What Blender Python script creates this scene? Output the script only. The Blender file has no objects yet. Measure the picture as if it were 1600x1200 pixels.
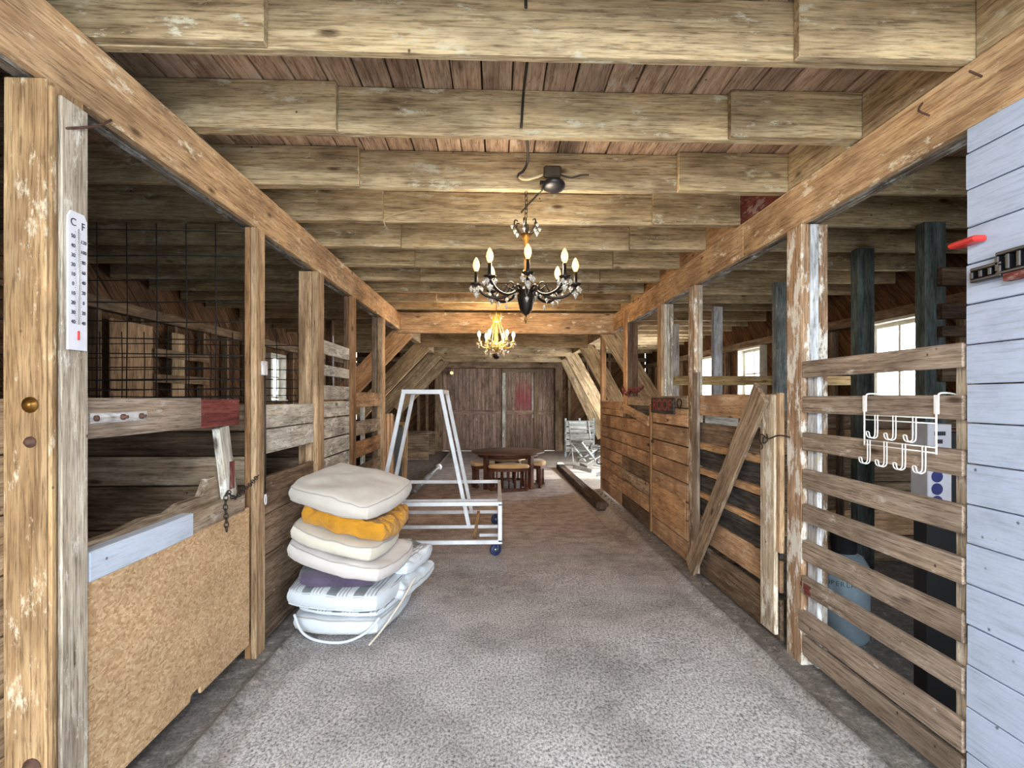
import bpy, bmesh, math, random
from mathutils import Vector, Matrix, noise
random.seed(7)
R = math.radians
SC = bpy.context.scene
COL = SC.collection

# ---------------------------------------------------------------- camera
CAMH = 1.45
YAW = math.atan(32 / 850.0)
cam = bpy.data.cameras.new('camera'); camo = bpy.data.objects.new('camera', cam); COL.objects.link(camo)
cam.sensor_width = 36.0; cam.lens = 850 / 1600 * 36.0
cam.shift_x = -7 / 1600; cam.shift_y = 22 / 1600
cam.clip_start = 0.05; cam.clip_end = 200
camo.location = (0, 0, CAMH); camo.rotation_euler = (R(90), 0, -YAW)
SC.camera = camo

# ---------------------------------------------------------------- world, exposure
w = bpy.data.worlds.new('world'); SC.world = w; w.use_nodes = True
wn = w.node_tree.nodes; bg = wn['Background']
bg.inputs[0].default_value = (0.86, 0.93, 1.0, 1); bg.inputs[1].default_value = 7.0
SC.view_settings.view_transform = 'Standard'; SC.view_settings.look = 'None'
SC.view_settings.exposure = 0.34; SC.view_settings.gamma = 1.0
SC.view_settings.use_curve_mapping = False
SC.cycles.max_bounces = 8; SC.cycles.diffuse_bounces = 5; SC.cycles.glossy_bounces = 3
SC.cycles.transmission_bounces = 6; SC.cycles.sample_clamp_indirect = 6.0
SC.cycles.use_denoising = True

# ---------------------------------------------------------------- daylight
def area(name, loc, rot, sx, sy, power, col):
    l = bpy.data.lights.new(name, 'AREA'); l.shape = 'RECTANGLE'; l.size = sx; l.size_y = sy
    l.energy = power; l.color = col
    o = bpy.data.objects.new(name, l); o.location = loc; o.rotation_euler = rot; COL.objects.link(o); return o
def pt(name, loc, power, col, rad):
    l = bpy.data.lights.new(name, 'POINT'); l.energy = power; l.color = col; l.shadow_soft_size = rad
    o = bpy.data.objects.new(name, l); o.location = loc; COL.objects.link(o); return o
# sky light entering by the big open barn door behind the camera
area('door_daylight', (0.16, -2.35, 1.45), (R(90), 0, 0), 2.9, 2.5, 80, (0.84, 0.93, 1.0))
# sky light entering by the windows and the side doorway of the right wall
for (yy, ww, hh, zz, pw) in ((5.45, .8, .85, 1.9, 75), (8.6, .8, .85, 1.9, 75), (10.6, 1.3, 2.1, 1.15, 260), (12.6, .8, .85, 1.9, 110)):
    area('window_and_fill_daylight', (4.35, yy, zz), (R(90), 0, R(90)), ww, hh, pw, (0.92, 0.96, 1.0))
# soft fill lamp added, standing in for low sky at the open door
sk = bpy.data.lights.new('sky_fill', 'SUN'); sk.energy = 2.6; sk.angle = R(38); sk.color = (.88, .94, 1.0)
sko = bpy.data.objects.new('sky_fill', sk); COL.objects.link(sko); sko.rotation_euler = Vector((0, 1, -.10)).to_track_quat('-Z', 'Y').to_euler(); sko.location = (0, -8, 2)
area('window_and_fill_daylight', (3.0, -2.45, 1.65), (R(90), 0, 0), 1.4, 1.3, 38, (.88, .94, 1.0))  # added fill through an unseen front wall opening, for the right stall
sl = bpy.data.lights.new('sun', 'SUN'); sl.energy = 4.0; sl.angle = R(1.2); sl.color = (1.0, .95, .87)
so = bpy.data.objects.new('sun', sl); COL.objects.link(so)
d = Vector((-1.0, -0.10, -0.62)); so.rotation_euler = d.to_track_quat('-Z', 'Y').to_euler(); so.location = (8, 8, 8)

# ================================================================ materials
def newmat(name):
    m = bpy.data.materials.new(name); m.use_nodes = True
    nt = m.node_tree; b = nt.nodes['Principled BSDF']; return m, nt, b
def N(nt, t, **kw):
    n = nt.nodes.new(t)
    for k, v in kw.items(): setattr(n, k, v)
    return n
def ramp(nt, stops, interp='LINEAR'):
    r = N(nt, 'ShaderNodeValToRGB'); cr = r.color_ramp; cr.interpolation = interp
    while len(cr.elements) > 1: cr.elements.remove(cr.elements[-1])
    cr.elements[0].position = stops[0][0]; c = stops[0][1]; cr.elements[0].color = (*c, 1) if len(c) == 3 else c
    for p, c in stops[1:]:
        e = cr.elements.new(p); e.color = (*c, 1)
    return r
def s2l(c):
    return tuple(((v / 255) / 12.92 if v / 255 <= .04045 else ((v / 255 + .055) / 1.055) ** 2.4) for v in c)
def mixc(nt, fac, a, b, mode='MIX'):
    m = N(nt, 'ShaderNodeMix', data_type='RGBA', blend_type=mode)
    if isinstance(fac, (int, float)): m.inputs[0].default_value = fac
    else: nt.links.new(fac, m.inputs[0])
    for i, v in ((6, a), (7, b)):
        if isinstance(v, tuple): m.inputs[i].default_value = (*v, 1)
        else: nt.links.new(v, m.inputs[i])
    return m.outputs[2]
DOORRED = None
def coords(nt, scale, rnd=True, src='Object'):
    tc = N(nt, 'ShaderNodeTexCoord'); v = tc.outputs[src]
    if rnd:
        oi = N(nt, 'ShaderNodeObjectInfo'); mu = N(nt, 'ShaderNodeMath', operation='MULTIPLY'); mu.inputs[1].default_value = 53.0
        nt.links.new(oi.outputs['Random'], mu.inputs[0])
        ad = N(nt, 'ShaderNodeVectorMath', operation='ADD'); nt.links.new(v, ad.inputs[0]); nt.links.new(mu.outputs[0], ad.inputs[1]); v = ad.outputs[0]
    mp = N(nt, 'ShaderNodeMapping'); mp.inputs['Scale'].default_value = scale; nt.links.new(v, mp.inputs['Vector'])
    return mp.outputs[0]
def noiset(nt, vec, scale, detail=4, rough=.55, dist=0):
    n = N(nt, 'ShaderNodeTexNoise'); n.inputs['Scale'].default_value = scale; n.inputs['Detail'].default_value = detail
    n.inputs['Roughness'].default_value = rough; n.inputs['Distortion'].default_value = dist
    nt.links.new(vec, n.inputs['Vector']); return n.outputs['Fac']
def bumpit(nt, b, h, strength=.4, dist=.01):
    bn = N(nt, 'ShaderNodeBump'); bn.inputs['Strength'].default_value = strength; bn.inputs['Distance'].default_value = dist
    nt.links.new(h, bn.inputs['Height']); nt.links.new(bn.outputs[0], b.inputs['Normal'])

def wood(name, dark, base, light, pale=None, amt=.5, grain=1.0, var=.35, rough=.85, knots=True, stain=None):
    """sawn board, grain along local X; pale = flaking wash / paint, amt = how much of it is left"""
    m, nt, b = newmat(name); L = nt.links
    dark, base, light = s2l(dark), s2l(base), s2l(light)
    v = coords(nt, (.7, 13.0 * grain, 13.0 * grain))
    g = noiset(nt, v, 3.0, 7, .7, .35)
    r = ramp(nt, [(.28, dark), (.47, base), (.62, light), (.78, tuple(x * .8 for x in base))]); L.new(g, r.inputs[0]); c = r.outputs[0]
    fv = noiset(nt, coords(nt, (5, 55 * grain, 55 * grain)), 2.2, 4, .7)
    rf = ramp(nt, [(.34, (.52, .50, .48)), (.48, (1, 1, 1)), (.66, (1.16, 1.15, 1.12))]); L.new(fv, rf.inputs[0])
    c = mixc(nt, 1.0, c, rf.outputs[0], 'MULTIPLY')
    cv = noiset(nt, coords(nt, (.55, 16 * grain, 16 * grain)), 2.0, 3, .5, .4)
    rc = ramp(nt, [(.478, (1, 1, 1)), (.5, (.50, .46, .42)), (.522, (1, 1, 1))]); L.new(cv, rc.inputs[0])
    c = mixc(nt, .75, c, rc.outputs[0], 'MULTIPLY')
    v2 = coords(nt, (1.0, 2.2, 2.2))
    bl = noiset(nt, v2, 2.3, 3, .6)
    rb = ramp(nt, [(.32, (.55, .52, .50)), (.55, (1, 1, 1)), (.75, (1.16, 1.1, 1.02))]); L.new(bl, rb.inputs[0])
    c = mixc(nt, 1.0, c, rb.outputs[0], 'MULTIPLY')
    if pale is not None:
        v3 = coords(nt, (1.6, 4.5, 4.5))
        p1 = noiset(nt, v3, 2.6, 8, .75)
        rp = ramp(nt, [(.63 - .22 * amt, (0, 0, 0)), (.70 - .22 * amt, (1, 1, 1))]); L.new(p1, rp.inputs[0])
        c = mixc(nt, rp.outputs[0], c, s2l(pale))
    if stain is not None:
        v4 = coords(nt, (1, 1, 1)); p2 = noiset(nt, v4, 3.0, 2, .5)
        rs = ramp(nt, [(.45, (0, 0, 0)), (.70, (1, 1, 1))]); L.new(p2, rs.inputs[0]); c = mixc(nt, rs.outputs[0], c, s2l(stain))
    if knots:
        vk = coords(nt, (2.3, 6.5, 6.5)); vo = N(nt, 'ShaderNodeTexVoronoi'); vo.inputs['Scale'].default_value = 1.0; L.new(vk, vo.inputs['Vector'])
        rk = ramp(nt, [(.05, (.16, .11, .08)), (.12, (1, 1, 1))]); L.new(vo.outputs['Distance'], rk.inputs[0])
        c = mixc(nt, .85, c, rk.outputs[0], 'MULTIPLY')
        vh = N(nt, 'ShaderNodeTexVoronoi'); vh.inputs['Scale'].default_value = 7.0; L.new(coords(nt, (1, 1, 1)), vh.inputs['Vector'])
        rh = ramp(nt, [(.030, (.12, .09, .07)), (.055, (1, 1, 1))]); L.new(vh.outputs['Distance'], rh.inputs[0])
        c = mixc(nt, .9, c, rh.outputs[0], 'MULTIPLY')
    oi = N(nt, 'ShaderNodeObjectInfo'); mr = N(nt, 'ShaderNodeMapRange'); L.new(oi.outputs['Random'], mr.inputs[0])
    mr.inputs[3].default_value = 1 - var / 2; mr.inputs[4].default_value = 1 + var / 2
    hs = N(nt, 'ShaderNodeHueSaturation'); L.new(mr.outputs[0], hs.inputs['Value']); L.new(c, hs.inputs['Color'])
    L.new(hs.outputs[0], b.inputs['Base Color']); b.inputs['Roughness'].default_value = rough
    b.inputs['Specular IOR Level'].default_value = .25
    bumpit(nt, b, g, .55, .008)
    return m
def plain(name, col, rough=.6, metal=0.0, var=0.0, nz=0, spec=.5, emit=None, es=0, trans=0, bump=0, bscale=60):
    m, nt, b = newmat(name); c = s2l(col)
    b.inputs['Base Color'].default_value = (*c, 1); b.inputs['Roughness'].default_value = rough; b.inputs['Metallic'].default_value = metal
    b.inputs['Specular IOR Level'].default_value = spec
    if trans: b.inputs['Transmission Weight'].default_value = trans
    v = coords(nt, (1, 1, 1)); n = noiset(nt, v, nz or 20, 4, .6)
    k = .75 if nz else .93
    r = ramp(nt, [(.3, tuple(x * k for x in c)), (.6, c), (.8, tuple(min(1, x * 1.08) for x in c))]); nt.links.new(n, r.inputs[0]); nt.links.new(r.outputs[0], b.inputs['Base Color'])
    if bump:
        n2 = noiset(nt, v, bscale, 4, .6); bumpit(nt, b, n2, bump, .004)
    if emit: b.inputs['Emission Color'].default_value = (*s2l(emit), 1); b.inputs['Emission Strength'].default_value = es
    return m

M = {}
M['joist'] = wood('joist_wood', (124, 104, 76), (172, 152, 118), (192, 174, 140), (192, 188, 166), .27, 1.0, .16)
M['deck'] = wood('deck_wood', (134, 106, 86), (176, 148, 124), (194, 170, 146), (180, 172, 158), .15, 1.0, .30)
M['beam'] = wood('beam_wood', (150, 118, 84), (190, 156, 118), (206, 176, 138), (228, 216, 190), .24, 1.2, .08)
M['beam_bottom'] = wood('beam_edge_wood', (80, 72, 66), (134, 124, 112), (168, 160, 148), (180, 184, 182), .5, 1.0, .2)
M['orange'] = wood('orange_wood', (160, 120, 82), (200, 158, 116), (214, 176, 134), None, 0, 1.0, .1)
M['redpaint'] = wood('red_peeling_wood', (60, 30, 28), (110, 50, 46), (130, 74, 66), (150, 128, 120), .35, 1.0, .1)
M['pine'] = wood('pine_post_wood', (116, 88, 58), (158, 128, 92), (180, 152, 114), (200, 186, 160), .30, 1.2, .05)
M['pinegrey'] = wood('weathered_pale_wood', (126, 112, 96), (178, 166, 148), (200, 190, 174), (218, 212, 198), .35, 1.2, .05)
M['brown'] = wood('brown_post_wood', (84, 56, 36), (146, 108, 72), (174, 136, 98), None, 0, .8, .1)
M['tan'] = wood('tan_post_wood', (116, 90, 62), (176, 146, 112), (202, 174, 140), None, 0, .8, .1)
M['darkpost'] = wood('dark_post_wood', (50, 36, 28), (100, 76, 58), (128, 104, 84), None, 0, .8, .2)
M['chippost'] = wood('chipped_paint_wood', (112, 84, 60), (166, 134, 104), (186, 162, 136), (222, 218, 208), .62, 1.3, .05)
M['greypost'] = wood('grey_painted_wood', (110, 122, 128), (150, 164, 168), (176, 188, 192), (196, 204, 206), .3, .6, .15, knots=False)
M['whitepost'] = wood('white_painted_post', (140, 146, 150), (196, 200, 206), (218, 222, 228), (176, 168, 152), .3, .6, .15, knots=False)
M['darkblue'] = wood('slate_painted_post', (52, 58, 58), (82, 92, 92), (104, 114, 114), None, 0, .6, .15, knots=False)
M['slat'] = wood('grey_slat_wood', (96, 82, 70), (150, 134, 118), (172, 158, 144), (190, 182, 172), .12, 1.4, .18)
M['gate_light'] = wood('worn_light_gate_wood', (120, 98, 74), (190, 174, 150), (214, 202, 182), (228, 222, 208), .5, 1.2, .05)
M['brace'] = wood('brace_wood', (92, 74, 56), (152, 130, 106), (180, 160, 136), (206, 200, 188), .16, 1.0, .05)
M['rightplank'] = wood('stained_orange_plank', (134, 104, 78), (192, 156, 120), (208, 176, 142), (196, 184, 168), .22, 1.0, .3, stain=(142, 108, 80))
M['darkplank'] = wood('dark_plank', (44, 34, 28), (84, 68, 54), (112, 94, 78), None, 0, 1.0, .3)
M['blackplank'] = wood('near_black_plank', (30, 28, 28), (66, 62, 60), (96, 92, 86), None, 0, 1.0, .3)  # plank in near-black grey tones
M['stallplank'] = wood('worn_stall_plank', (70, 56, 44), (124, 104, 84), (152, 132, 112), (170, 164, 152), .12, 1.0, .3)
M['whiteplank'] = wood('whitewashed_plank', (130, 124, 112), (192, 188, 176), (214, 210, 200), (228, 226, 218), .4, .8, .15)
M['bluewall'] = wood('blue_grey_painted_board', (168, 182, 206), (184, 199, 224), (194, 208, 232), (206, 217, 236), .15, .4, .06, knots=False)
def painted(name, col, worn):
    m, nt, b = newmat(name); L = nt.links; c0 = s2l(col)
    n = noiset(nt, coords(nt, (1, 2, 2)), 4, 6, .7)
    r = ramp(nt, [(.3, tuple(x * .84 for x in c0)), (.5, c0), (.7, tuple(min(1, x * 1.06) for x in c0))]); L.new(n, r.inputs[0]); c = r.outputs[0]
    g = noiset(nt, coords(nt, (2, 40, 40)), 3, 4, .7); rg = ramp(nt, [(.33, (.80, .80, .80)), (.5, (1, 1, 1))]); L.new(g, rg.inputs[0]); c = mixc(nt, 1.0, c, rg.outputs[0], 'MULTIPLY')
    ch = noiset(nt, coords(nt, (6, 14, 14)), 4, 6, .75); rc = ramp(nt, [(.27, (1, 1, 1)), (.31, (0, 0, 0))]); L.new(ch, rc.inputs[0]); c = mixc(nt, rc.outputs[0], c, s2l(worn))
    vh = N(nt, 'ShaderNodeTexVoronoi'); vh.inputs['Scale'].default_value = 10.0; L.new(coords(nt, (1, 1, 1)), vh.inputs['Vector'])
    rh = ramp(nt, [(.04, (.2, .18, .18)), (.075, (1, 1, 1))]); L.new(vh.outputs['Distance'], rh.inputs[0]); c = mixc(nt, .9, c, rh.outputs[0], 'MULTIPLY')
    L.new(c, b.inputs['Base Color']); b.inputs['Roughness'].default_value = .6; bumpit(nt, b, g, .35, .004); return m
M['bluewall'] = painted('blue_grey_painted_board', (176, 190, 214), (120, 100, 92))
M['bluerail'] = wood('pale_blue_painted_rail', (150, 162, 178), (198, 208, 220), (218, 226, 234), (150, 134, 116), .12, .8, .05, knots=False)
M['bluerail'] = painted('pale_blue_painted_rail', (196, 208, 224), (140, 122, 104))
M['dirtywood'] = wood('dirty_splintered_wood', (96, 78, 60), (156, 138, 116), (180, 164, 144), (196, 186, 172), .3, 1.0, .1)
M['sheath'] = wood('dark_sheathing_board', (50, 34, 22), (96, 68, 44), (120, 90, 62), None, 0, 1.0, .35)
M['stud'] = wood('stud_wood', (80, 62, 46), (132, 110, 86), (156, 136, 112), None, 0, 1.0, .3)
M['door'] = wood('barn_door_board', (84, 66, 56), (150, 126, 110), (176, 152, 136), (184, 170, 156), .12, 1.0, .3)
M['doorred'] = wood('barn_door_board_red', (90, 40, 40), (128, 62, 62), (140, 88, 82), (140, 118, 104), .25, 1.0, .25)
def add_red(m):
    nt = m.node_tree; b = nt.nodes['Principled BSDF']; L = nt.links; src = b.inputs['Base Color'].links[0].from_socket
    tc = N(nt, 'ShaderNodeTexCoord'); sx = N(nt, 'ShaderNodeSeparateXYZ'); L.new(tc.outputs['Object'], sx.inputs[0])
    n = noiset(nt, coords(nt, (2.2, 8, 8)), 2.5, 5, .7)
    a = N(nt, 'ShaderNodeMath', operation='SUBTRACT'); L.new(sx.outputs[0], a.inputs[0]); a.inputs[1].default_value = .28
    a2 = N(nt, 'ShaderNodeMath', operation='ABSOLUTE'); L.new(a.outputs[0], a2.inputs[0])
    a3 = N(nt, 'ShaderNodeMath', operation='MULTIPLY_ADD'); L.new(n, a3.inputs[0]); a3.inputs[1].default_value = 1.1; L.new(a2.outputs[0], a3.inputs[2])
    mr = N(nt, 'ShaderNodeMapRange'); L.new(a3.outputs[0], mr.inputs[0]); mr.inputs[1].default_value = .70; mr.inputs[2].default_value = 1.15; mr.inputs[3].default_value = .7; mr.inputs[4].default_value = 0
    L.new(mixc(nt, mr.outputs[0], src, s2l((150, 66, 74))), b.inputs['Base Color'])
M['doorred'] = wood('barn_door_board_red', (84, 66, 56), (150, 126, 110), (176, 152, 136), (184, 170, 156), .12, 1.0, .3); add_red(M['doorred'])
M['strut'] = wood('strut_wood', (110, 88, 62), (170, 146, 112), (192, 170, 138), (196, 186, 160), .2, .9, .2)
M['ply'] = wood('plywood', (140, 108, 78), (176, 146, 112), (190, 162, 130), None, 0, .4, .1, knots=False)
M['crateyellow'] = wood('yellowish_rail_wood', (120, 92, 52), (176, 146, 98), (198, 172, 128), None, 0, 1, .1)
M['tabletop'] = wood('dark_table_wood', (48, 30, 24), (92, 66, 56), (112, 88, 78), None, 0, .6, .05, rough=.3, knots=False)
M['tableleg'] = wood('dark_table_leg_wood', (40, 20, 12), (84, 46, 28), (104, 62, 40), None, 0, .6, .1, rough=.5, knots=False)
M['log'] = wood('rotten_dark_timber', (34, 26, 20), (78, 62, 50), (104, 88, 72), None, 0, .8, .1)
M['greyjunk'] = wood('grey_weathered_junk_wood', (92, 94, 92), (158, 160, 156), (186, 188, 184), None, 0, 1, .25, knots=False)
M['whitemetal'] = plain('white_painted_steel', (226, 230, 236), .35, .0, nz=6)
M['wire'] = plain('white_wire', (240, 241, 240), .4)
M['blackwire'] = plain('black_rusty_wire', (26, 22, 20), .7)
M['blackcable'] = plain('black_cable', (34, 30, 26), .6)
M['tancable'] = plain('tan_cable', (176, 160, 126), .7)
M['bronze'] = plain('dark_bronze', (38, 32, 28), .35, .6)
M['bronzegold'] = plain('gilt_bronze', (120, 84, 34), .35, .8)
M['glassy'] = plain('cut_crystal', (235, 232, 226), .05, 0, spec=1.0, trans=.7)
M['gold'] = plain('pale_gold_glass', (206, 176, 92), .2, .5, spec=1.0)
M['bulb1'] = plain('warm_filament_bulb', (255, 220, 150), .3, emit=(255, 206, 120), es=1.6)
M['fillglobe'] = plain('fill_lamp_globe', (250, 250, 250), .4, emit=(240, 246, 255), es=5)  # glowing globe of the added fill lamps
M['bulb2'] = plain('bright_candle_bulb', (255, 250, 230), .3, emit=(255, 236, 190), es=9)
M['darkmetal'] = plain('dark_metal', (52, 48, 46), .5, .6)
M['rust'] = plain('rusty_metal', (96, 70, 58), .8, .4, nz=40)
M['steel'] = plain('brushed_steel', (150, 160, 168), .28, .9)
M['steelspot'] = wood('flaking_zinc_plate', (120, 110, 104), (206, 204, 204), (226, 224, 224), (110, 84, 70), .18, .5, .05, knots=False)
M['blackplastic'] = plain('black_plastic', (20, 20, 24), .4)
M['darkplastic'] = plain('dusty_dark_plastic', (66, 58, 44), .6, nz=30)
M['bluerubber'] = plain('blue_grey_wheel', (34, 48, 84), .5)
M['red'] = plain('red_plastic', (214, 52, 48), .4)
M['teal'] = plain('teal_print', (10, 52, 54), .5)
M['tank'] = plain('steel_blue_tank', (150, 170, 184), .24, .5)
M['paper'] = plain('white_carton', (214, 216, 226), .6)
M['navy'] = plain('navy_print', (32, 44, 112), .5)
M['inkblack'] = plain('black_print', (36, 38, 48), .6)
M['inkred'] = plain('red_print', (150, 50, 44), .6)
M['tube'] = plain('clear_plastic', (220, 226, 228), .1, trans=.8)
M['whiteend'] = plain('white_plastic', (250, 250, 248), .5)
M['glass'] = plain('window_glass', (250, 252, 255), .02, trans=1.0)
M['winframe'] = plain('cream_window_paint', (226, 220, 204), .6, nz=12)
M['cobble'] = plain('rubble_concrete', (104, 96, 88), .9, nz=12, bump=.5, bscale=20)
M['skyblue'] = plain('pale_blue_grey_panel', (92, 106, 112), .3)
M['grass'] = plain('outdoor_gravel', (150, 150, 138), .9, nz=5)

def fabric(name, col, var=.9, weave=260, bump=.25, crease=0):
    m, nt, b = newmat(name); c = s2l(col); L = nt.links
    v = coords(nt, (1, 1, 1)); n = noiset(nt, v, 7, 5, .6)
    r = ramp(nt, [(.3, tuple(x * var for x in c)), (.7, c)]); L.new(n, r.inputs[0]); L.new(r.outputs[0], b.inputs['Base Color'])
    b.inputs['Roughness'].default_value = .95; b.inputs['Specular IOR Level'].default_value = .15
    b.inputs['Sheen Weight'].default_value = .2
    n2 = noiset(nt, v, weave, 2, .5)
    if crease:
        n3 = noiset(nt, coords(nt, (2.0, 5.0, 3.0)), 3.0, 3, .5, 1.5)
        ad = N(nt, 'ShaderNodeMath', operation='MULTIPLY_ADD'); L.new(n3, ad.inputs[0]); ad.inputs[1].default_value = crease; L.new(n2, ad.inputs[2]); bumpit(nt, b, ad.outputs[0], .6, .012)
    else: bumpit(nt, b, n2, bump, .003)
    return m
M['beige_fab'] = fabric('beige_linen', (204, 198, 188))
M['cream_fab'] = fabric('cream_linen', (214, 208, 192))
M['white_fab'] = fabric('off_white_linen', (212, 206, 202))
M['mustard_fab'] = fabric('mustard_cotton', (206, 146, 44), .7, 120, .4, crease=5)
M['purple_fab'] = fabric('purple_knit', (92, 82, 104), .5, 60, 1.0)
M['mauve_fab'] = fabric('mauve_cotton', (136, 118, 124), .85)
M['pale_fab'] = fabric('pale_blue_white_cotton', (206, 214, 220))
M['piping_fab'] = fabric('grey_piping', (176, 172, 166))
def striped(name, period=.165):
    m, nt, b = newmat(name); L = nt.links
    tc = N(nt, 'ShaderNodeTexCoord'); sx = N(nt, 'ShaderNodeSeparateXYZ'); L.new(tc.outputs['Object'], sx.inputs[0])
    d_ = N(nt, 'ShaderNodeMath', operation='MULTIPLY_ADD'); d_.inputs[1].default_value = 1 / period; d_.inputs[2].default_value = 10.1; L.new(sx.outputs[0], d_.inputs[0])
    f = N(nt, 'ShaderNodeMath', operation='FRACT'); L.new(d_.outputs[0], f.inputs[0])
    W_ = s2l((214, 220, 226)); G_ = s2l((128, 134, 140))
    r = ramp(nt, [(0, G_), (.38, W_), (.47, G_), (.50, W_), (.60, G_), (.63, W_), (.73, G_), (.76, W_), (.99, W_)], 'CONSTANT'); L.new(f.outputs[0], r.inputs[0])
    n = noiset(nt, coords(nt, (1, 1, 1)), 9, 4, .6); rr = ramp(nt, [(.3, (.84, .84, .84)), (.7, (1, 1, 1))]); L.new(n, rr.inputs[0])
    L.new(mixc(nt, 1.0, r.outputs[0], rr.outputs[0], 'MULTIPLY'), b.inputs['Base Color']); b.inputs['Roughness'].default_value = .95
    n2 = noiset(nt, coords(nt, (1, 1, 1)), 200, 2, .5); bumpit(nt, b, n2, .25, .003)
    return m
M['striped_fab'] = striped('grey_white_striped_cotton')

def osb():
    m, nt, b = newmat('osb_board'); L = nt.links
    v = coords(nt, (1, 1.6, 1.6), False)
    nd = N(nt, 'ShaderNodeTexNoise'); nd.inputs['Scale'].default_value = 14; L.new(v, nd.inputs['Vector'])
    vv = mixc(nt, .06, v, nd.outputs['Color'])
    vo = N(nt, 'ShaderNodeTexVoronoi'); vo.inputs['Scale'].default_value = 85; L.new(vv, vo.inputs['Vector'])
    sp = N(nt, 'ShaderNodeSeparateColor'); L.new(vo.outputs['Color'], sp.inputs[0])
    r = ramp(nt, [(.0, s2l((172, 134, 92))), (.3, s2l((196, 160, 118))), (.7, s2l((208, 174, 132))), (1, s2l((222, 194, 154)))]); L.new(sp.outputs[0], r.inputs[0])
    n = noiset(nt, v, 3, 4, .6); rr = ramp(nt, [(.3, (.78, .78, .78)), (.65, (1, 1, 1))]); L.new(n, rr.inputs[0])
    L.new(mixc(nt, 1, r.outputs[0], rr.outputs[0], 'MULTIPLY'), b.inputs['Base Color']); b.inputs['Roughness'].default_value = .8
    bumpit(nt, b, sp.outputs[0], .5, .004); return m
M['osb'] = osb()

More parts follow.
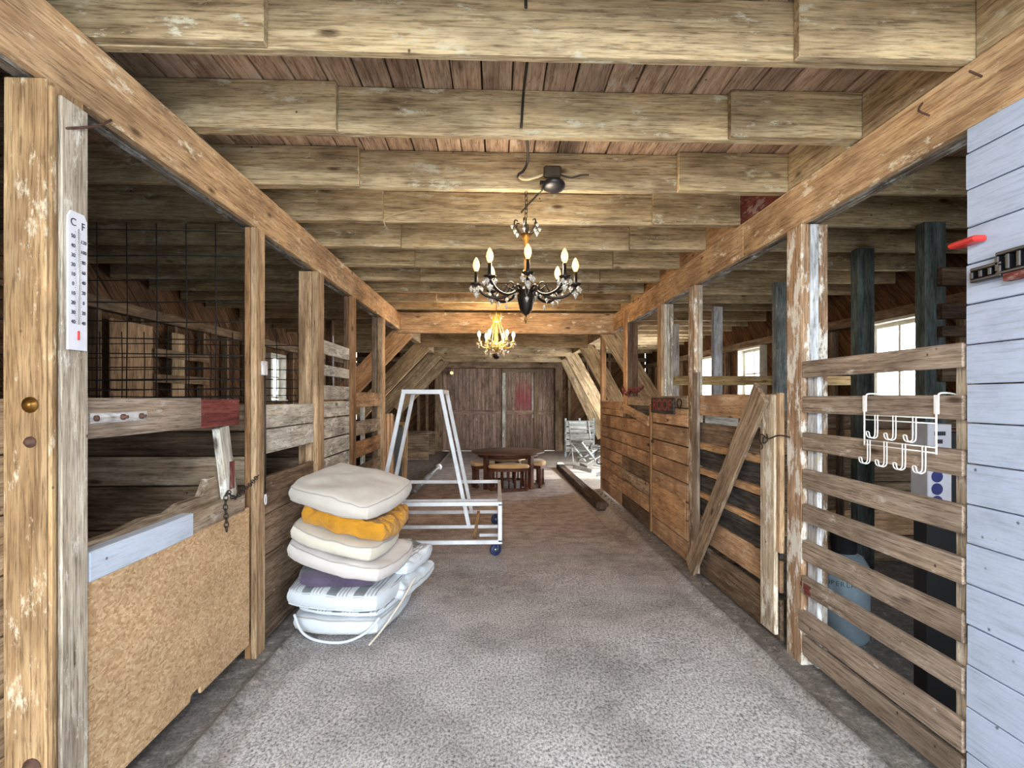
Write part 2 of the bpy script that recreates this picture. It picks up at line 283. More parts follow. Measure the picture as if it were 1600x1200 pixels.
def concrete():
    m, nt, b = newmat('rough_barn_concrete'); L = nt.links
    v = coords(nt, (1, 1, 1), False)
    tc = N(nt, 'ShaderNodeTexCoord'); sx = N(nt, 'ShaderNodeSeparateXYZ'); L.new(tc.outputs['Object'], sx.inputs[0])
    fine = noiset(nt, coords(nt, (1, .7, 1), False), 85, 5, .75)
    r = ramp(nt, [(.34, s2l((88, 89, 91))), (.47, s2l((176, 176, 178))), (.58, s2l((222, 223, 225)))]); L.new(fine, r.inputs[0])
    big = noiset(nt, v, 1.3, 5, .6)
    rb = ramp(nt, [(.34, (.58, .57, .56)), (.56, (1, 1, 1))]); L.new(big, rb.inputs[0])
    c = mixc(nt, 1, r.outputs[0], rb.outputs[0], 'MULTIPLY')
    # trampled-in brown dirt from the middle of the aisle on
    n1 = noiset(nt, v, .9, 4, .6)
    ad = N(nt, 'ShaderNodeMath', operation='MULTIPLY_ADD'); L.new(n1, ad.inputs[0]); ad.inputs[1].default_value = 2.4; L.new(sx.outputs[1], ad.inputs[2])
    mr = N(nt, 'ShaderNodeMapRange'); mr.inputs[1].default_value = 4.2; mr.inputs[2].default_value = 7.4; mr.inputs[3].default_value = 0; mr.inputs[4].default_value = .86; L.new(ad.outputs[0], mr.inputs[0])
    vb = noiset(nt, coords(nt, (1, 1.5, 1), False), 5, 7, .75)
    rv = ramp(nt, [(.33, s2l((112, 98, 92))), (.48, s2l((184, 166, 158))), (.62, s2l((222, 210, 202)))]); L.new(vb, rv.inputs[0])
    c = mixc(nt, mr.outputs[0], c, mixc(nt, .75, rv.outputs[0], r.outputs[0], 'MULTIPLY'))
    # paler strip beside the gutter and in the far right bay
    mx = N(nt, 'ShaderNodeMath', operation='MULTIPLY_ADD'); L.new(n1, mx.inputs[0]); mx.inputs[1].default_value = 1.0; L.new(sx.outputs[0], mx.inputs[2])
    m2 = N(nt, 'ShaderNodeMapRange'); m2.inputs[1].default_value = 1.25; m2.inputs[2].default_value = 1.75; L.new(mx.outputs[0], m2.inputs[0])
    m3 = N(nt, 'ShaderNodeMapRange'); m3.inputs[1].default_value = 6.0; m3.inputs[2].default_value = 8.0; L.new(sx.outputs[1], m3.inputs[0])
    mm = N(nt, 'ShaderNodeMath', operation='MULTIPLY'); L.new(m2.outputs[0], mm.inputs[0]); L.new(m3.outputs[0], mm.inputs[1])
    pn = noiset(nt, coords(nt, (1.4, 4, 1), False), 6, 6, .8)
    rpn = ramp(nt, [(.35, s2l((120, 108, 96))), (.5, s2l((196, 188, 176))), (.7, s2l((220, 214, 204)))]); L.new(pn, rpn.inputs[0])
    c = mixc(nt, mm.outputs[0], c, rpn.outputs[0])
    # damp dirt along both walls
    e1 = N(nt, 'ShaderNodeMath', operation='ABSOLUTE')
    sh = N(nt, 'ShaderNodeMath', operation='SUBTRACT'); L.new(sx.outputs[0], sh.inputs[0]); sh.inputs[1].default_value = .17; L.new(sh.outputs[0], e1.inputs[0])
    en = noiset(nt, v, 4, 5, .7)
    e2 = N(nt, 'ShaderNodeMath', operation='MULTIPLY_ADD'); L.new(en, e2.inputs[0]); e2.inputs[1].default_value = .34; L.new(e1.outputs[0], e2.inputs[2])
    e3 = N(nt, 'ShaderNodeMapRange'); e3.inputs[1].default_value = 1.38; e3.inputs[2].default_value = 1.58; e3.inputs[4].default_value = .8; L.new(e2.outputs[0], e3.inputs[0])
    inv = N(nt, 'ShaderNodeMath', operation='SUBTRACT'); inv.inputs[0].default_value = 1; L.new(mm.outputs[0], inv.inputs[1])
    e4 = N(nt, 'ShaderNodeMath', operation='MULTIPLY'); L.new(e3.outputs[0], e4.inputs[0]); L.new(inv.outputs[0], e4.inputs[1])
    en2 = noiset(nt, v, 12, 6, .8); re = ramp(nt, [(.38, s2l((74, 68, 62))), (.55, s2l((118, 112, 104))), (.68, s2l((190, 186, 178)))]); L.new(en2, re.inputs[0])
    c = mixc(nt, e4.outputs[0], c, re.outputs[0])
    L.new(c, b.inputs['Base Color']); b.inputs['Roughness'].default_value = .88; b.inputs['Specular IOR Level'].default_value = .3
    mb = N(nt, 'ShaderNodeMath', operation='MULTIPLY_ADD'); L.new(fine, mb.inputs[0]); mb.inputs[1].default_value = .5; L.new(en, mb.inputs[2])
    bumpit(nt, b, mb.outputs[0], .6, .012); return m
M['concrete'] = concrete()

# ================================================================ object helpers
WM = {}
def link(name, me, mat, parent=None, mw=None):
    o = bpy.data.objects.new(name, me); COL.objects.link(o)
    if me is not None and mat is not None and len(me.materials) == 0: me.materials.append(mat)
    mw = mw or Matrix(); WM[o] = mw
    if parent is not None:
        o.parent = parent; o.matrix_basis = WM[parent].inverted() @ mw
    else: o.matrix_basis = mw
    return o
def tag(o, label=None, cat=None, group=None, kind=None):
    if label: o['label'] = label
    if cat: o['category'] = cat
    if group: o['group'] = group
    if kind: o['kind'] = kind
    return o
def thing(name, label, cat, loc, group=None):
    return tag(link(name, None, None, None, Matrix.Translation(Vector(loc))), label, cat, group)
def struct(name, loc=(0, 0, 0)):
    return tag(link(name, None, None, None, Matrix.Translation(Vector(loc))), kind='structure')

def mesh_of(verts, faces, smooth=False):
    me = bpy.data.meshes.new('m'); me.from_pydata([tuple(v) for v in verts], [], faces); me.update()
    if smooth:
        for p in me.polygons: p.use_smooth = True
    return me
def boxmesh(l, w_, t, bev=.003, wob=0.0):
    """chamfered box, length on X; wob bends the board a little"""
    bm = bmesh.new(); bmesh.ops.create_cube(bm, size=1)
    for v in bm.verts: v.co = Vector((v.co.x * l, v.co.y * w_, v.co.z * t))
    bev = min(bev, .3 * min(l, w_, t))
    if bev > 0: bmesh.ops.bevel(bm, geom=list(bm.edges), offset=bev, segments=1, affect='EDGES', profile=.5)
    if wob:
        n = max(3, min(10, int(l / .35)))
        for i in range(1, n):
            x = -l / 2 + l * i / n
            bmesh.ops.bisect_plane(bm, geom=list(bm.verts) + list(bm.edges) + list(bm.faces), plane_co=(x, 0, 0), plane_no=(1, 0, 0))
        s = random.random() * 90
        for v in bm.verts:
            a = noise.noise(Vector((v.co.x * 1.7 + s, 0, v.co.y * 4))); c = noise.noise(Vector((v.co.x * 2.9 + s, 9, v.co.y * 4)))
            v.co.y += a * wob; v.co.z += c * wob * .4
    me = bpy.data.meshes.new('m'); bm.to_mesh(me); bm.free(); return me
def box(name, x0, x1, y0, y1, z0, z1, mat, parent=None, bev=.003, wob=0.0):
    dx, dy, dz = x1 - x0, y1 - y0, z1 - z0
    c = Vector(((x0 + x1) / 2, (y0 + y1) / 2, (z0 + z1) / 2))
    if dx >= dy and dx >= dz: me = boxmesh(dx, dy, dz, bev, wob) if not wob else boxmesh(dx, dy, dz, bev, wob); rot = Matrix()
    elif dy >= dz: me = boxmesh(dy, dx, dz, bev, wob); rot = Matrix.Rotation(R(90), 4, 'Z')
    else: me = boxmesh(dz, dy, dx, bev, wob); rot = Matrix.Rotation(R(-90), 4, 'Y')
    return link(name, me, M[mat], parent, Matrix.Translation(c) @ rot)
def bar(name, A, B, w_, t, mat, parent=None, side=(0, 1, 0), bev=.003, wob=0.0, ext=0):
    """board from A to B; w_ across `side` direction, t the other way"""
    A, B = Vector(A), Vector(B); x = (B - A).normalized(); y = Vector(side); y = (y - x * y.dot(x)).normalized(); z = x.cross(y)
    mw = Matrix((x, y, z)).transposed().to_4x4(); mw.translation = (A + B) / 2
    return link(name, boxmesh((B - A).length + ext, w_, t, bev, wob), M[mat], parent, mw)
def tubem(pts, r, seg=8, closed=False, rads=None):
    pts = [Vector(p) for p in pts]; n = len(pts); vs, fs = [], []
    prev = None
    for i, p in enumerate(pts):
        if closed: t = pts[(i + 1) % n] - pts[i - 1]
        else: t = pts[min(i + 1, n - 1)] - pts[max(i - 1, 0)]
        t.normalize()
        if prev is None:
            a = Vector((0, 0, 1)) if abs(t.z) < .9 else Vector((1, 0, 0)); u = t.cross(a).normalized()
        else: u = (prev - t * prev.dot(t)); u = u.normalized() if u.length > 1e-6 else t.orthogonal().normalized()
        prev = u; v = t.cross(u); rr = rads[i] if rads else r
        for k in range(seg):
            an = 2 * math.pi * k / seg; vs.append(p + (u * math.cos(an) + v * math.sin(an)) * rr)
    m = n if closed else n - 1
    for i in range(m):
        j = (i + 1) % n
        for k in range(seg):
            k2 = (k + 1) % seg; fs.append((i * seg + k, i * seg + k2, j * seg + k2, j * seg + k))
    if not closed:
        fs.append(tuple(range(seg))[::-1]); fs.append(tuple((n - 1) * seg + k for k in range(seg)))
    return vs, fs
def tube(name, pts, r, mat, parent=None, seg=8, closed=False, rads=None):
    c = sum((Vector(p) for p in pts), Vector()) / len(pts)
    vs, fs = tubem([Vector(p) - c for p in pts], r, seg, closed, rads)
    return link(name, mesh_of(vs, fs, True), M[mat], parent, Matrix.Translation(c))
def tubes(name, lists, r, mat, parent=None, seg=6):
    c = Vector(lists[0][0]); V, F = [], []
    for pts in lists:
        vs, fs = tubem([Vector(p) - c for p in pts], r, seg); o = len(V); V += vs; F += [tuple(i + o for i in f) for f in fs]
    return link(name, mesh_of(V, F, True), M[mat], parent, Matrix.Translation(c))
def lathe(name, prof, c, mat, parent=None, seg=20, smooth=True, axis=None):
    vs, fs = [], []
    for (r, z) in prof:
        for k in range(seg):
            a = 2 * math.pi * k / seg; vs.append((r * math.cos(a), r * math.sin(a), z))
    for i in range(len(prof) - 1):
        for k in range(seg):
            k2 = (k + 1) % seg; fs.append((i * seg + k, i * seg + k2, (i + 1) * seg + k2, (i + 1) * seg + k))
    fs.append(tuple(range(seg))[::-1]); fs.append(tuple((len(prof) - 1) * seg + k for k in range(seg)))
    mw = Matrix.Translation(Vector(c))
    if axis is not None: mw = mw @ Vector(axis).to_track_quat('Z', 'Y').to_matrix().to_4x4()
    return link(name, mesh_of(vs, fs, smooth), M[mat], parent, mw)
def smoothpts(pts, n=6):
    pts = [Vector(p) for p in pts]; out = []
    for i in range(len(pts) - 1):
        p0, p1, p2, p3 = pts[max(i - 1, 0)], pts[i], pts[i + 1], pts[min(i + 2, len(pts) - 1)]
        for k in range(n):
            t = k / n; out.append(.5 * ((2 * p1) + (p2 - p0) * t + (2 * p0 - 5 * p1 + 4 * p2 - p3) * t * t + (3 * p1 - p0 - 3 * p2 + p3) * t ** 3))
    out.append(pts[-1]); return out
def prism(name, poly, depth, mw, mat, parent=None):
    """poly in local XY, extruded +-depth/2 in local Z"""
    n = len(poly); vs = [(x, y, -depth / 2) for x, y in poly] + [(x, y, depth / 2) for x, y in poly]
    fs = [tuple(range(n))[::-1], tuple(range(n, 2 * n))] + [(i, (i + 1) % n, (i + 1) % n + n, i + n) for i in range(n)]
    return link(name, mesh_of(vs, fs), M[mat], parent, mw)
def text(name, s, size, mw, mat, parent, ext=.0008, sx=1.0):
    cu = bpy.data.curves.new('t', 'FONT'); cu.body = s; cu.size = size; cu.extrude = ext; cu.align_x = 'CENTER'; cu.align_y = 'CENTER'
    o = bpy.data.objects.new('t', cu); COL.objects.link(o); bpy.context.view_layer.update()
    me = bpy.data.meshes.new_from_object(o.evaluated_get(bpy.context.evaluated_depsgraph_get())); bpy.data.objects.remove(o)
    me.materials.clear()
    for v in me.vertices: v.co.x *= sx
    return link(name, me, M[mat], parent, mw)
def copy_tree(o, mw, parent=None):
    c = o.copy(); COL.objects.link(c); WM[c] = mw
    if parent: c.parent = parent; c.matrix_basis = WM[parent].inverted() @ mw
    else: c.matrix_basis = mw
    for ch in [x for x in list(WM.keys()) if x.parent == o]:
        copy_tree(ch, mw @ WM[o].inverted() @ WM[ch], c)
    return c
# facing matrices: local X = reading direction, local Y = up, local Z = out of the surface
def face_px(x, y, z):   # surface faces +X, seen from the aisle: reading direction +Y
    return Matrix(((0, 0, 1, x), (1, 0, 0, y), (0, 1, 0, z), (0, 0, 0, 1)))
def face_mx(x, y, z):   # surface faces -X: reading direction -Y
    return Matrix(((0, 0, -1, x), (-1, 0, 0, y), (0, 1, 0, z), (0, 0, 0, 1)))
def face_my(x, y, z):   # surface faces -Y (towards the camera)
    return Matrix(((1, 0, 0, x), (0, 0, -1, y), (0, 1, 0, z), (0, 0, 0, 1)))

XL, XR = -1.33, 1.66          # inner faces of the two stall lines
OL, OR_ = -3.80, 4.15         # outer walls
Y0, Y1 = -2.2, 15.0
ZB = 2.40                     # underside of the beams
ZJ = 2.6375                   # underside of the joists
ZD = 2.852                    # underside of the loft deck

# ================================================================ floor
def floor_h(x, y):
    h = 0.006 * noise.noise(Vector((x * 1.1, y * .8, 3))) + .003 * noise.noise(Vector((x * 6, y * 5, 1)))
    def g(c, s): return math.exp(-((x - c) / s) ** 2)
    wl = -1.24 + .02 * noise.noise(Vector((y * 1.3, 0, 5)))
    h += .022 * g(wl, .02) - .012 * g(wl + .10, .05) * (1 if y < 5.5 else .3)
    wr = 1.50 + .03 * noise.noise(Vector((y * 1.1, 7, 5)))
    if y < 6.5: h += (.030 if y < 4.7 else .014) * g(wr, .03) - .014 * g(wr - .09, .05)
    k = max(0, min(1, (y - 5.2) / 1.5)) * max(0, min(1, (11.3 - y) / .5))
    h -= .07 * k * max(0, min(1, (.12 - abs(x - 1.36)) / .03))
    return h
xs = []; x = OL
while x < OR_ - .001:
    xs.append(x); x += .02 if (-1.42 < x < -1.0 or 1.15 < x < 1.7) else .12
xs.append(OR_)
ys = []; y = Y0
while y < Y1 - .001: ys.append(y); y += .07 if y < 8 else .14
ys.append(Y1)
V = [(x, y, floor_h(x, y)) for y in ys for x in xs]; nx = len(xs)
F = [(j * nx + i, j * nx + i + 1, (j + 1) * nx + i + 1, (j + 1) * nx + i) for j in range(len(ys) - 1) for i in range(nx - 1)]
tag(link('floor', mesh_of(V, F, True), M['concrete']), kind='structure')
tag(box('ground', -40, 60, -40, 60, -.35, -.12, 'grass', bev=0), kind='structure')

# ================================================================ ceiling: deck planks, joists, blocking
ceil = struct('ceiling', (0, 0, ZD))
x = OL - .1; i = 0
while x < OR_ + .1:
    wd = .138 + random.uniform(-.006, .006); dz = random.uniform(0, .004)
    gap = .005 + random.random() * .004
    box('plank', x, x + wd - gap, Y0, Y1 + .05, ZD + dz, ZD + .022 + dz, 'deck', ceil, .002); x += wd; i += 1
tag(box('roof', OL - .2, OR_ + .2, Y0 - .1, Y1 + .2, ZD + .05, ZD + .10, 'darkplank', bev=0), kind='structure')
JY = [-1.2, -.6, .02, .62, 1.23, 1.84, 2.43, 3.06, 3.67, 4.28, 4.9, 5.5, 6.1, 6.7, 7.26]
yy = 8.2
while yy < 14.9: JY.append(yy); yy += .61
for k, y in enumerate(JY):
    j = lambda: random.uniform(-.007, .004)
    z0 = ZJ
    box('joist', OL, -.745 + random.uniform(-.04, .04), y, y + .04, z0 + j(), ZD, 'joist', ceil, .004, .004)
    box('joist', -1.75, 2.1, y + .042, y + .082, z0 + j(), ZD, 'joist', ceil, .004, .004)
    box('joist', 1.045 + random.uniform(-.03, .03), OR_, y, y + .04, z0 + j(), ZD, 'joist', ceil, .004, .004)
for k in range(3, 14):
    a, b_ = JY[k] + .086, JY[k + 1] - .004
    mat = {5: 'strut', 6: 'joist', 7: 'redpaint', 8: 'orange', 9: 'orange', 10: 'orange', 11: 'brown'}.get(k, 'joist')
    xx = XR + .012
    box('blocking', xx, xx + .035, a, b_, ZJ + .0, ZD - .004, mat, ceil)

# ================================================================ outer walls: diagonal sheathing, studs, plates
def clip_poly(poly, x0, x1, y0, y1):
    def cl(P, f, inter):
        out = []
        for i in range(len(P)):
            a, b_ = P[i - 1], P[i]
            if f(b_):
                if not f(a): out.append(inter(a, b_))
                out.append(b_)
            elif f(a): out.append(inter(a, b_))
        return out
    def ix(c): return lambda a, b_: (c, a[1] + (b_[1] - a[1]) * (c - a[0]) / (b_[0] - a[0]))
    def iy(c): return lambda a, b_: (a[0] + (b_[0] - a[0]) * (c - a[1]) / (b_[1] - a[1]), c)
    for f, it in ((lambda p: p[0] >= x0, ix(x0)), (lambda p: p[0] <= x1, ix(x1)), (lambda p: p[1] >= y0, iy(y0)), (lambda p: p[1] <= y1, iy(y1))):
        poly = cl(poly, f, it)
        if len(poly) < 3: return None
    return poly
def diag_wall(root, rects, frame, mat='sheath', pw=.15, sgn=1, rd=0.0):
    """45 degree boards clipped to rects given in wall coordinates (u along the wall, z up)"""
    umin = min(r[0] for r in rects); umax = max(r[1] for r in rects); st = pw * math.sqrt(2)
    s = umin - 3.2 if sgn > 0 else umin
    while s < umax + 3.2:
        wv = st - .011
        strip = [(s, 0), (s + wv, 0), (s + wv + sgn * 3, 3), (s + sgn * 3, 3)]
        for rc in rects:
            p = clip_poly(strip, *rc)
            if p and len(p) >= 3:
                ar = abs(sum(p[i - 1][0] * p[i][1] - p[i][0] * p[i - 1][1] for i in range(len(p)))) / 2
                if ar < .004: continue
                cu = sum(q[0] for q in p) / len(p); cz = sum(q[1] for q in p) / len(p)
                rot = Matrix.Rotation(R(45 * sgn), 4, 'Z'); ri = Matrix.Rotation(R(-45 * sgn), 3, 'Z')
                q = [tuple((ri @ Vector((a - cu, b_ - cz, 0)))[:2]) for a, b_ in p]
                prism('board', q, .02, frame(cu, cz) @ Matrix.Translation((0, 0, random.uniform(-.003, .003))) @ rot, mat, root)
        s += st
def wall_rects(u0, u1, z1, holes):
    holes = sorted(holes); out = []; u = u0
    for (a, b_, c, d_) in holes:
        if a > u: out.append((u, a, 0, z1))
        if c > 0: out.append((a, b_, 0, c))
        out.append((a, b_, d_, z1)); u = b_
    out.append((u, u1, 0, z1)); return out
# window openings in the long walls: (y0, y1, z0, z1)
WR = [(5.05, 5.85, 1.42, 2.27), (8.2, 9.0, 1.42, 2.27), (9.95, 11.2, 0.0, 2.2), (12.2, 13.0, 1.42, 2.27)]
WL = [(9.1, 9.75, 1.42, 2.2)]
wr = struct('wall_right', (OR_, 6, 0)); diag_wall(wr, wall_rects(Y0, Y1, ZD, WR), lambda u, z: face_px(OR_ + .02, u, z))
wl = struct('wall_left', (OL, 6, 0)); diag_wall(wl, wall_rects(Y0, Y1, ZD, WL), lambda u, z: face_px(OL - .02, u, z), sgn=-1)
for root, xx in ((wr, OR_ + .034), (wl, OL - .056)):
    for (a, b_, c, d_) in wall_rects(Y0, Y1, ZD + .1, WR if root is wr else WL): box('leak_stop_panel', xx, xx + .022, a, b_, c, d_, 'darkplank', root, 0)  # unseen backing added to keep light from leaking between sheathing boards
def inside(y, holes): return any(a - .03 < y < b_ + .03 for a, b_, c, d_ in holes)
y = Y0 + .1
while y < Y1:
    if not inside(y, WR): box('stud', OR_ - .09, OR_ - .002, y, y + .05, 0, 2.25, 'stud', wr)
    if not inside(y, WL): box('stud', OL + .002, OL + .09, y, y + .05, 0, 2.28, 'stud', wl)
    y += .61
for a, b_ in ((Y0, 4.4), (4.405, 9.2), (9.205, Y1)):
    box('plate', OR_ - .10, OR_ - .004, a, b_, 2.27, 2.37, 'stud', wr); box('plate', OL + .004, OL + .10, a, b_, 2.29, 2.40, 'stud', wl)
n = 0
for holes, xx, s, root in ((WR, OR_, -1, wr), (WL, OL, 1, wl)):
    for (a, b_, c, d_) in holes:
        n += 1
        if c == 0:   # side doorway: jambs and head only
            dr = struct('trim_1', (xx, a, 0))
            box('jamb', xx - .1, xx + .04, a - .04, a, 0, d_, 'winframe', dr); box('jamb', xx - .1, xx + .04, b_, b_ + .04, 0, d_, 'winframe', dr)
            box('head', xx - .1, xx + .04, a - .04, b_ + .04, d_, d_ + .05, 'winframe', dr); continue
        wd = struct('window_%d' % n, (xx, (a + b_) / 2, c))
        x0, x1 = sorted((xx - s * .05, xx + s * .10))
        box('jamb', x0, x1, a, a + .03, c, d_, 'winframe', wd); box('jamb', x0, x1, b_ - .03, b_, c, d_, 'winframe', wd)
        box('head', x0, x1, a, b_, d_ - .03, d_, 'winframe', wd); box('sill', x0, x1 + .02 * (s > 0), a - .03, b_ + .03, c - .03, c, 'winframe', wd)
        xg = xx - s * .02
        for zz in (c + .02, d_ - .07): box('sash_rail', xg - .02, xg + .02, a + .03, b_ - .03, zz, zz + .04, 'winframe', wd)
        for yv in (a + .03, (a + b_) / 2 - .012, b_ - .065): box('sash_stile', xg - .018, xg + .018, yv, yv + .03, c + .02, d_ - .03, 'winframe', wd)
        box('muntin', xg - .012, xg + .012, a + .03, b_ - .03, (c + d_) / 2 - .012, (c + d_) / 2 + .012, 'winframe', wd)
        for (p, q) in ((a + .06, (a + b_) / 2 - .015), ((a + b_) / 2 + .015, b_ - .06)):
            for (g, h) in ((c + .06, (c + d_) / 2 - .012), ((c + d_) / 2 + .012, d_ - .07)): box('pane', xg - .002, xg + .002, p, q, g, h, 'glass', wd, 0)
# plywood sheets and boards patched on the left wall
box('patch_panel', OL + .095, OL + .11, 5.35, 6.0, .9, 2.22, 'ply', wl); box('patch_panel', OL + .095, OL + .11, 6.35, 6.6, 1.0, 2.2, 'strut', wl)
for zz in (1.62, 1.9): box('patch_board', OL + .112, OL + .135, 6.0, 7.1, zz, zz + .09, 'stud', wl)
# back wall
DX0, DX1, DH = -1.46, 1.62, 2.27
wb = struct('wall_back', (0, Y1, 0))
diag_wall(wb, [(OL, DX0, 0, ZD), (DX1, OR_, 0, ZD), (DX0, DX1, DH, ZD)], lambda u, z: face_my(u, Y1 + .02, z), sgn=1)
for xx in (-3.3, -2.6, -2.15, -1.92, 1.98, 2.5, 3.1, 3.7): box('stud', xx, xx + .07, Y1 - .09, Y1 - .002, 0, ZD, 'stud', wb)
for a, b_ in ((-1.66, DX0), (DX1, 1.82)): box('door_post', a, b_, Y1 - .16, Y1 - .01, 0, 2.4, 'stud', wb)
box('header', -1.66, 1.82, Y1 - .17, Y1 - .01, DH, DH + .16, 'stud', wb)
box('plate', OL, OR_, Y1 - .11, Y1 - .004, 2.45, 2.56, 'stud', wb)
# front wall, either side of the open barn door behind the camera
wf = struct('wall_front', (0, Y0, 0))
for (a, b_, c, d_) in ((OL, -1.35, 0, ZD), (1.70, 2.3, 0, ZD), (3.7, OR_, 0, ZD), (2.3, 3.7, 0, 1.0), (2.3, 3.7, 2.3, ZD), (-1.35, 1.70, 2.62, ZD)):  # unseen wall shading the stalls; right-hand opening added to light the stall there
    xx = a
    while xx < b_ - .01:
        box('board', xx, min(b_, xx + .30) - .004, Y0 - .03, Y0, c, d_, 'sheath', wf, .002); xx += .30
# barn door
dr = struct('door_1', (0, Y1, 0))
box('leak_stop_panel', OL, OR_, Y1 + .034, Y1 + .056, 0, ZD + .1, 'darkplank', wb, 0)  # added panel closing light gaps in the back wall and door
x = DX0 + .01; k = 0
random.seed(11)
while x < DX1 - .03:
    wd = .105 + random.uniform(-.01, .01)
    mat = 'doorred' if .5 < x < 1.04 else 'door'
    box('board', x, min(DX1, x + wd) - .006, Y1 - .03 - random.random() * .006, Y1 - .005, .03, DH - .01, mat, dr, .002); x += wd
for a, b_ in ((DX0 + .02, .16), (.28, 1.04), (1.16, DX1 - .02)): box('rail', a, b_, Y1 - .065, Y1 - .037, 1.0, 1.11, 'door', dr)
box('frame', .17, .26, Y1 - .09, Y1 - .038, .02, 2.14, 'whiteplank', dr); box('frame', 1.05, 1.14, Y1 - .09, Y1 - .038, .02, 2.14, 'stud', dr); box('frame', .17, 1.14, Y1 - .09, Y1 - .038, 2.145, 2.24, 'stud', dr)
box('paint_strip', .985, 1.045, Y1 - .05, Y1 - .038, .9, 2.1, 'whiteplank', dr)

# ================================================================ beams, header, ties, struts
def beam(label, x0, x1, y0, y1, z0, z1, cat='beam', splices=()):
    t = thing('timber_beam', label, cat, ((x0 + x1) / 2, y0, z0)); wply = (x1 - x0) / 3
    cuts = [y0] + list(splices) + [y1]
    for k in range(3):
        for a, b_ in zip(cuts, cuts[1:]):
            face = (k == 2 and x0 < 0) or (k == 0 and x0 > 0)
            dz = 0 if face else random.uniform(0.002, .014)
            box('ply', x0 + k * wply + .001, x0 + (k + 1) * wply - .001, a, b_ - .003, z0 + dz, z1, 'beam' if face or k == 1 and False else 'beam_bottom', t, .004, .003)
    return t
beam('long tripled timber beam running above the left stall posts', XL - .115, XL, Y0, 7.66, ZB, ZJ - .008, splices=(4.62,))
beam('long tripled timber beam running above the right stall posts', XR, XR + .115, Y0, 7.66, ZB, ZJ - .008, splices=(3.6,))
tg = tag(box('timber_header', XL - .05, XR + .05, 7.67, 7.76, 2.365, 2.655, 'beam', None, .004, .003), 'wide timber header across the aisle, lit orange behind the crystal chandelier', 'beam')
tag(box('timber_beam', XL - .115, XL - .005, 7.78, 14.85, 2.42, ZJ - .008, 'strut'), 'rear left beam above the slanted braces, beyond the lit header', 'beam')
tag(box('timber_beam', XR + .005, XR + .115, 7.78, 14.85, 2.42, ZJ - .008, 'strut'), 'rear right beam above the slanted braces, beyond the lit header', 'beam')
for yv, lab in ((9.75, 'first cross tie timber behind the crystal chandelier'), (11.75, 'middle cross tie timber between header and barn door'), (13.7, 'last cross tie timber just in front of the barn door')):
    tag(box('cross_tie', XL, XR, yv, yv + .06, 2.36, 2.60, 'strut', None, .004, .004), lab, 'beam')
for yv, sd, lab in ((7.80, -1, 'left slanted orange wood brace plank, right behind the last left post'), (9.82, -1, 'second left slanted brace plank beyond the lit header'), (11.82, -1, 'third left slanted brace plank, above the leaning panel'), (13.78, -1, 'farthest left slanted brace plank beside the barn door'),
                    (7.80, 1, 'pinkish right slanted brace plank behind the dark post'), (9.82, 1, 'second right slanted brace plank beyond the lit header'), (11.82, 1, 'third right slanted brace plank above the junk chairs'), (13.78, 1, 'farthest right slanted brace plank beside the barn door')):
    if sd < 0: A, B = (XL + .05, yv, 2.42), (XL - 1.15, yv, 1.15)
    else: A, B = (XR - .05 + (.15 if yv > 13 else 0), yv, 2.45), (XR + (1.05 if yv > 8 else .70), yv, (.45 if yv > 8 else 1.25))
    tag(bar('slanted_brace', A, B, .06, .27, 'orange' if (yv < 8 and sd < 0) else 'strut', None, (0, 1, 0), .004, .003), lab, 'brace')  # first left brace uses the orange wood

# ================================================================ stall posts
def post(label, x0, x1, y0, y1, z0, z1, mats, split='x', name='stall_post'):
    """post of plies; mats = ply materials; split axis"""
    t = thing(name, label, 'post', ((x0 + x1) / 2, (y0 + y1) / 2, z0)); n_ = len(mats)
    for k, mt in enumerate(mats):
        if split == 'x': a = x0 + (x1 - x0) * k / n_; b_ = x0 + (x1 - x0) * (k + 1) / n_; box('ply', a + .0008, b_ - .0008, y0, y1, z0, z1, mt, t, .004, .003)
        else: a = y0 + (y1 - y0) * k / n_; b_ = y0 + (y1 - y0) * (k + 1) / n_; box('ply', x0, x1, a + .0008, b_ - .0008, z0, z1, mt, t, .004, .003)
    return t
L1 = post('broad pale pine post at the left edge carrying the thermometer', -1.455, XL, 1.66, 1.81, -.01, ZB, ['pine', 'pine'][:1], 'x')
box('facing_strip', XL, XL + .012, 1.665, 1.685, 0, ZB - .02, 'pine', L1); box('facing_board', XL, XL + .014, 1.70, 1.808, 0, ZB - .03, 'pinegrey', L1)
for (xx, zz, rr, mt) in ((-1.374, 1.43, .024, 'bronzegold'), (-1.374, 1.32, .017, 'rust'), (-1.37, .36, .026, 'rust')):
    lathe('bolt', [(rr, 0), (rr, .003), (rr * .55, .004), (rr * .55, .014), (0.001, .015)], (xx, 1.659, zz), mt, L1, 12, True, (0, -1, 0))
post('slim brown post between plywood gate and cushion bay', -1.395, XL, 3.07, 3.19, .0, ZB, ['brown', 'tan'])
post('wide tan post directly behind the cushion stack', -1.475, XL, 4.12, 4.27, .0, ZB, ['whitepost', 'tan', 'tan', 'tan'][1:], 'x')
post('dark brown post after the whitewashed boards on the left', -1.42, XL, 5.12, 5.24, .0, ZB, ['darkpost', 'brown'])
post('mottled grey post, last one on the left before the white cart', -1.46, XL, 6.45, 6.6, .0, ZB, ['stallplank', 'tan'], 'x')
box_t = None
